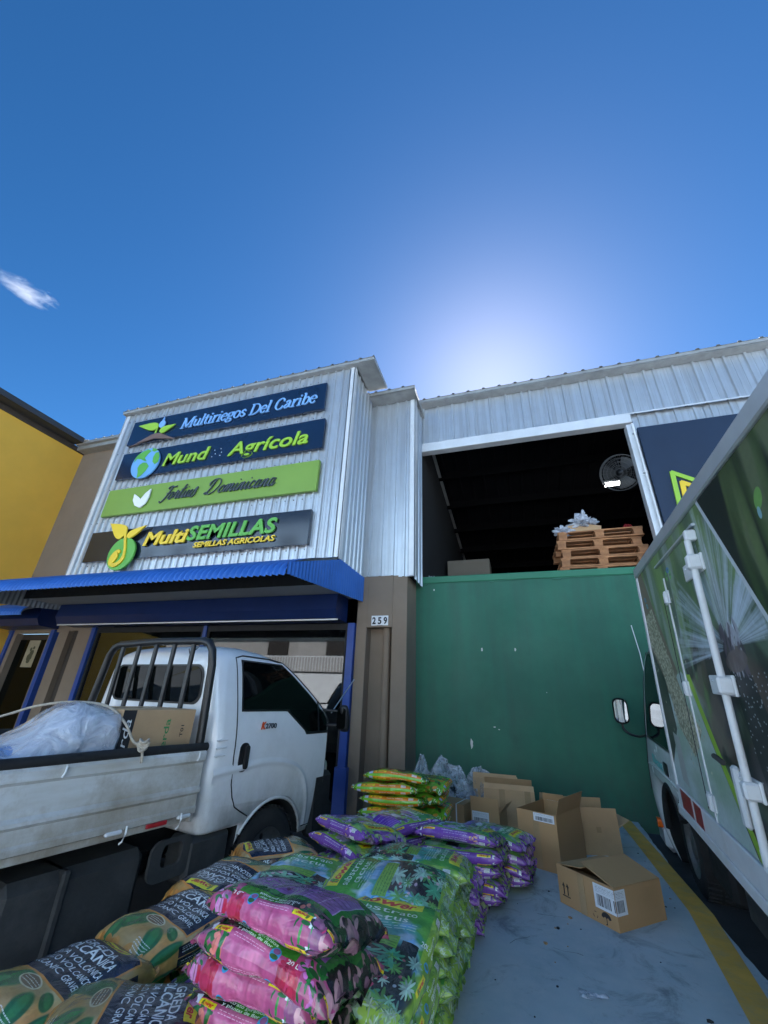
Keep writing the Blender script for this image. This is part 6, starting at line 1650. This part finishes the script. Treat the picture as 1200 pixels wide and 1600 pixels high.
# ------------------------------------------------------------ cardboard boxes on the slab
def carton(x, y, w_, d_, h_, yaw, label, flaps=(), mt='card', open_=True, group='cardboard boxes on the slab by the green wall'):
    """flaps: (side, angle from closed, length) with side f b l r; walls have thickness; local x = width, y = depth"""
    o = empty('cardboard_box', (x, y, SZ), R(yaw), label, 'cardboard box', group)
    t = .005; a, b_ = w_/2, d_/2
    g = G()
    sd_ = x*7.3+y*3.1
    def bulge(px_, py_, pz_, nx, ny):
        k = noise.noise(Vector((px_*5+sd_, py_*5, pz_*6)))*.0035+.0015*math.sin(PI*min(1, pz_/h_))+noise.noise(Vector((px_*22, py_*22+sd_, pz_*22)))*.0008
        k = max(k, .0004)
        return (px_+nx*k, py_+ny*k, pz_)
    g.grid(lambda u, v: bulge(-a+w_*u, -b_, h_*v, 0, -1), 14, 9)
    g.grid(lambda u, v: bulge(a-w_*u, b_, h_*v, 0, 1), 14, 9)
    g.grid(lambda u, v: bulge(a, -b_+d_*u, h_*v, 1, 0), 14, 9)
    g.grid(lambda u, v: bulge(-a, b_-d_*u, h_*v, -1, 0), 14, 9)
    g.box(-a, a, -b_, -b_+t, 0, h_).box(-a, a, b_-t, b_, 0, h_).box(-a, -a+t, -b_+t, b_-t, 0, h_).box(a-t, a, -b_+t, b_-t, 0, h_).box(-a+t, a-t, -b_+t, b_-t, .001, t)
    if not open_: g.box(-a, a, -b_, b_, h_, h_+.004)
    g.build('box_wall', M[mt], o)
    for (s_, ang, ln) in flaps:
        A = R(ang); c_, s2 = math.cos(A)*ln, math.sin(A)*ln
        n_ = Vector((-math.sin(A), math.cos(A)))*.004
        if s_ in 'fb':
            sg = 1 if s_ == 'f' else -1; y0_ = -b_*sg
            P = [(y0_, h_+.001), (y0_+c_*sg, h_+.001+s2), (y0_+(c_+n_.x)*sg, h_+.001+s2+n_.y), (y0_+n_.x*sg, h_+.001+n_.y)]
            G().prism(P, (-a+.002, 0, 0), (0, 1, 0), (0, 0, 1), (1, 0, 0), w_-.004).build('flap', M[mt], o)
        else:
            sg = 1 if s_ == 'l' else -1; x0_ = -a*sg
            P = [(x0_, h_+.001), (x0_+c_*sg, h_+.001+s2), (x0_+(c_+n_.x)*sg, h_+.001+s2+n_.y), (x0_+n_.x*sg, h_+.001+n_.y)]
            G().prism(P, (0, -b_+.002, 0), (1, 0, 0), (0, 0, 1), (0, 1, 0), d_-.004).build('flap', M[mt], o)
    return o
def label_cv(seed, bars=((.08, .92),)):
    c = Canvas(200, 150, (.86, .87, .89)); q = random.Random(seed)
    lines(c, .06, .66, .94, .94, 5, (.15, .15, .17), False, .8, q)
    for (a, b_) in bars:
        x = a
        while x < b_:
            w_ = q.choice((.008, .014, .022)); c.rect(x, .12, min(x+w_, b_), .58, (.06, .06, .07)); x += w_+q.choice((.008, .014, .02))
    return c.material('shipping_label', .5, 0, 0)
LM = [label_cv(1), label_cv(2, ((.08, .5), (.58, .92)))]
def lab(o, a, b_, org, x0, x1, z0, z1, k=0, nm='shipping_label', uo=(0, 1)):
    a, b_, org = Vector(a), Vector(b_), Vector(org)
    g = G(); g.add([org+a*x0+b_*z0, org+a*x1+b_*z0, org+a*x1+b_*z1, org+a*x0+b_*z1], [(0, 1, 2, 3)], 0, False, [(uo[0], 0), (uo[1], 0), (uo[1], 1), (uo[0], 1)])
    return g.build(nm, LM[k], o)
c7 = carton(.405, 3.665, .42, .44, .195, -45.5, 'open cardboard box nearest the camera with barcode label, arrows and umbrella mark', (('l', 9, .20), ('r', 16, .23), ('f', -14, .18), ('b', -10, .18)))
lab(c7, (1, 0, 0), (0, 0, 1), (0, -.2242, 0), .07, .2105, .072, .188, 1, uo=(0, .62))
lab(c7, (0, 1, 0), (0, 0, 1), (.2142, 0, 0), -.2235, -.13, .072, .188, 1, uo=(.62, 1))
g = G()
for x in (-.165, -.135):
    g.box(x-.0025, x+.0025, -.2240, -.2205, .055, .10); g.prism([(x-.011, .095), (x+.011, .095), (x, .115)], (0, -.2240, 0), (1, 0, 0), (0, 0, 1), (0, 1, 0), .001)
g.box(-.18, -.12, -.2240, -.2205, .045, .049); g.build('arrow_marks', M['ink'], c7)
g = G()
um = [(math.cos(a)*.032, math.sin(a)*.026) for a in [PI*i/12 for i in range(13)]]+[(-.019, -.004), (-.010, .004), (0, -.003), (.010, .004), (.019, -.004)][::1]
g.prism([(.135+x, .040+z) for x, z in um], (0, -.2240, 0), (1, 0, 0), (0, 0, 1), (0, 1, 0), .001); g.box(.134, .1365, -.2241, -.2205, .010, .042); g.box(.127, .1365, -.2242, -.2204, .009, .012)
g.build('umbrella_mark', M['ink'], c7)
g = G()
for k in range(3):
    a = 2*PI*k/3+PI/2; cx, cz = .06+.013*math.cos(a), .032+.013*math.sin(a)
    g.prism([(cx+.010*math.cos(a+PI/2), cz+.010*math.sin(a+PI/2)), (cx+.004*math.cos(a), cz+.004*math.sin(a)), (cx-.010*math.cos(a+PI/2), cz-.010*math.sin(a+PI/2))], (0, -.2240, 0), (1, 0, 0), (0, 0, 1), (0, 1, 0), .001)
g.build('recycling_mark', M['dkbrown'], c7)
G().box(-.045, .0, -.2238, -.2202, 0, .195).build('tape_strip', M['tape'], c7)
c6 = carton(.48, 4.93, .36, .30, .20, 17, 'open cardboard box with tall upright flaps beside the yellow line', (('f', 88, .14), ('b', 84, .17), ('l', 62, .14), ('r', 150, .12)), 'card2')
G().box(-.02, .02, -.1535, -.1502, .16, .20).build('tape_strip', M['tape'], c6)
c4 = carton(.115, 4.46, .33, .54, .37, -25, 'tall open cardboard box with a blue and white label on its upper front edge', (('r', 108, .12), ('b', 80, .05)), 'card')
lab(c4, (1, 0, 0), (0, 0, 1), (0, -.2740, 0), -.02, .15, .31, .365, 0)
G().box(-.03, .02, -.2735, -.2702, 0, .37).build('tape_strip', M['tape'], c4)
c3 = carton(-.26, 5.45, .52, .34, .33, 3, 'wide brown box sealed with shiny tape in front of the green wall', (('f', 70, .05), ('b', 62, .07)), 'card2')
for x in (-.07, .19): G().box(x-.03, x+.03, -.1735, -.1703, .0, .33).build('tape_strip', M['tape'], c3)
c2_ = carton(-.45, 5.06, .29, .26, .19, -13, 'small open box with one flap up and a barcode label on its front', (('f', 90, .11), ('r', 130, .10)), 'card')
lab(c2_, (1, 0, 0), (0, 0, 1), (0, -.1340, 0), -.13, .04, .06, .18, 0)
c1 = carton(-.79, 5.10, .27, .28, .215, -12, 'small closed box tied with white strap next to the soil bags', (), 'card', False)
G().box(.05, .062, -.1435, -.1402, 0, .22).box(.05, .062, -.14, .14, .2195, .2205).build('strap', M['lwhite'], c1)
c5 = carton(.20, 6.0, .26, .2, .19, -6, 'small box against the green wall with a white label on top front', (('f', 40, .06),), 'card')
lab(c5, (1, 0, 0), (0, 0, 1), (0, -.104, 0), -.05, .12, .10, .185, 0)
c8 = carton(-.42, 5.83, .50, .25, .36, 0, 'large box at the back against the green wall behind the taped one', (('f', 80, .05),), 'card2')
# clear plastic bags stuffed with wrapping: a low crumpled heap with gathered tops
def film_bag(g, rx, ry, h_, sd_, peaks):
    def f(u, v):
        a = 2*PI*u; b_ = v
        rr_ = (1-b_**2.6)**.5 if b_ < 1 else 0
        d = Vector((math.cos(a), math.sin(a), b_*1.5))
        n1 = noise.noise(d*1.7+Vector((sd_*3.1, 0, 0))); n2 = abs(noise.noise(Vector((math.cos(a)*3, math.sin(a)*3, b_*1.2+sd_)))); n3 = abs(noise.noise(d*7+Vector((0, 0, sd_))))
        k = rr_*(1+.35*n1-.45*n2-.22*n3)
        x, y = rx*math.cos(a)*k, ry*math.sin(a)*k
        z = h_*b_*(1+.25*n1-.2*n3)
        for (px_, py_, ph, pr_) in peaks:
            q_ = math.hypot(x-px_, y-py_)/pr_
            if q_ < 1: z += ph*(1-q_)**1.6*min(1, b_*1.6)
        return (x, y, max(z, 0.004))
    return g.grid(f, 90, 40, 0, False)
GW_ = mat('grey_wrap', (.26, .29, .34), .5); PW_ = mat('pale_wrap', (.55, .58, .62), .4)
for (x, y, rx, ry, h_, sd_, peaks, lb) in (
    (-.95, 5.62, .36, .28, .40, 2, ((-.10, 0, .20, .20), (.14, .02, .12, .16)), 'larger clear plastic bag stuffed with wrapping waste against the green wall'),
    (-1.27, 5.50, .19, .20, .36, 5, ((.03, 0, .26, .15),), 'tall clear plastic bag beside the brown pillar base'),
    (-.58, 5.84, .24, .20, .42, 9, (), 'small clear plastic bag resting behind the cardboard boxes')):
    pb = empty('plastic_bag', (x, y, SZ), 0, lb, 'plastic bag', 'clear plastic bags of wrapping waste')
    film_bag(G(), rx, ry, h_, sd_, peaks).build('bag_film', M['bagfilm'], pb)
    g = G(); q = random.Random(sd_)
    for k in range(16):
        a = q.uniform(0, 6.28); r_ = q.uniform(0, .62)
        crumple(g, (math.cos(a)*r_*rx, math.sin(a)*r_*ry, q.uniform(.15, .8)*h_*(1-r_*.5)), rx*q.uniform(.12, .30), rx*.2, h_*q.uniform(.08, .2), k+sd_, .8, 10, 7, 3, q.choice((0, 1, 1, 2, 3)))
    tag(g.build('waste', [M['dkbrown'], GW_, M['blackmat'], PW_], pb), kind='stuff')

# ------------------------------------------------------------ the one small cloud
cl = bpy.data.materials.new('cloud_vapour'); cl.use_nodes = True
n = cl.node_tree.nodes; L = cl.node_tree.links; n.remove(n['Principled BSDF'])
pv = n.new('ShaderNodeVolumePrincipled'); pv.inputs['Color'].default_value = (1, 1, 1, 1); pv.inputs['Anisotropy'].default_value = .3
tc = n.new('ShaderNodeTexCoord'); tn = n.new('ShaderNodeTexNoise'); tn.inputs['Scale'].default_value = 1.6; tn.inputs['Detail'].default_value = 7; tn.inputs['Roughness'].default_value = .65; tn.inputs['Distortion'].default_value = .9
L.new(tc.outputs['Object'], tn.inputs['Vector'])
ln = n.new('ShaderNodeVectorMath'); ln.operation = 'LENGTH'; L.new(tc.outputs['Object'], ln.inputs[0])
m1 = n.new('ShaderNodeMath'); m1.operation = 'MULTIPLY_ADD'; m1.inputs[1].default_value = -.42; L.new(ln.outputs['Value'], m1.inputs[0]); L.new(tn.outputs['Fac'], m1.inputs[2])
m2 = n.new('ShaderNodeMapRange'); m2.inputs[1].default_value = .22; m2.inputs[2].default_value = .5; m2.inputs[3].default_value = 0; m2.inputs[4].default_value = .014
L.new(m1.outputs[0], m2.inputs[0]); L.new(m2.outputs[0], pv.inputs['Density']); L.new(pv.outputs[0], n['Material Output'].inputs['Volume'])
g = G(); g.lathe([(0, -1), (.7, -.7), (1, 0), (.7, .7), (0, 1)], (0, 0, 0), (0, 0, 1), 12)
co = g.build('cloud', cl); co.location = (-2484*.5, 800*.5, 1.45+2029*.5); co.scale = (64, 90, 30); co.rotation_euler = (.1, .25, -.3)
tag(co, 'small white wisp of cloud alone in the blue sky on the left', 'cloud', kind='stuff')

# ------------------------------------------------------------ hairline cracks and tyre scuffs in the slab
g = G(); q = random.Random(8)
for (x, y, dx, dy, n_) in ((.02, 3.05, .03, .002, 5), (-.05, 3.42, .045, .006, 4), (.62, 5.2, .02, .05, 8), (-.20, 3.0, .02, .03, 5)):
    P = [(x, y)]
    for k in range(n_): P.append((P[-1][0]+dx*q.uniform(.6, 1.3)+q.uniform(-.008, .008), P[-1][1]+dy+q.uniform(-.016, .016)))
    for i in range(len(P)-1):
        t = (Vector(P[i+1])-Vector(P[i])).normalized(); nn = Vector((-t.y, t.x))*q.uniform(.0006, .0020)
        a, b_ = Vector(P[i]), Vector(P[i+1])
        g.add([(*(a+nn), SZ+.002), (*(a-nn), SZ+.002), (*(b_-nn), SZ+.002), (*(b_+nn), SZ+.002)], [(0, 1, 2, 3)])
tag(g.build('slab_cracks', M['blackmat']), kind='stuff')

# ------------------------------------------------------------ pieces that stand apart become objects of their own
def explode(o):
    me = o.data; par = list(range(len(me.vertices)))
    def find(a):
        while par[a] != a: par[a] = par[par[a]]; a = par[a]
        return a
    for p in me.polygons:
        r0 = find(p.vertices[0])
        for v in p.vertices[1:]:
            r1 = find(v)
            if r1 != r0: par[r1] = r0
    isl = {}
    for p in me.polygons: isl.setdefault(find(p.vertices[0]), []).append(p)
    if len(isl) < 2: return
    uvl = me.uv_layers.active
    for n_, ps in enumerate(isl.values()):
        mp = {}; vs = []; fs = []
        for p in ps:
            f = []
            for v in p.vertices:
                if v not in mp: mp[v] = len(vs); vs.append(me.vertices[v].co.copy())
                f.append(mp[v])
            fs.append(f)
        nm = bpy.data.meshes.new(me.name); nm.from_pydata([tuple(v) for v in vs], [], fs)
        for mt in me.materials: nm.materials.append(mt)
        nm.polygons.foreach_set('material_index', [p.material_index for p in ps]); nm.polygons.foreach_set('use_smooth', [p.use_smooth for p in ps]); nm.update()
        if n_ == 0: first = nm
        else:
            c = o.copy(); c.data = nm; C.objects.link(c)
            c.parent = o.parent; c.matrix_parent_inverse = o.matrix_parent_inverse
    o.data = first
for o in list(C.objects):
    s_ = o.name.split('.')[0]
    if o.type == 'MESH' and s_ in ('corner_trim', 'blue_post', 'bracket', 'window_frame', 'verge_trim', 'inner_wall', 'wiper', 'air_slit', 'door_frame', 'glue_dots', 'arrow_marks', 'mirror_arm'):
        explode(o)
for o in list(C.objects):
    s_ = o.name.split('.')[0]
    if s_ in ('rim_holes', 'window_bars', 'railing', 'bolt', 'chassis'): o['kind'] = 'stuff'
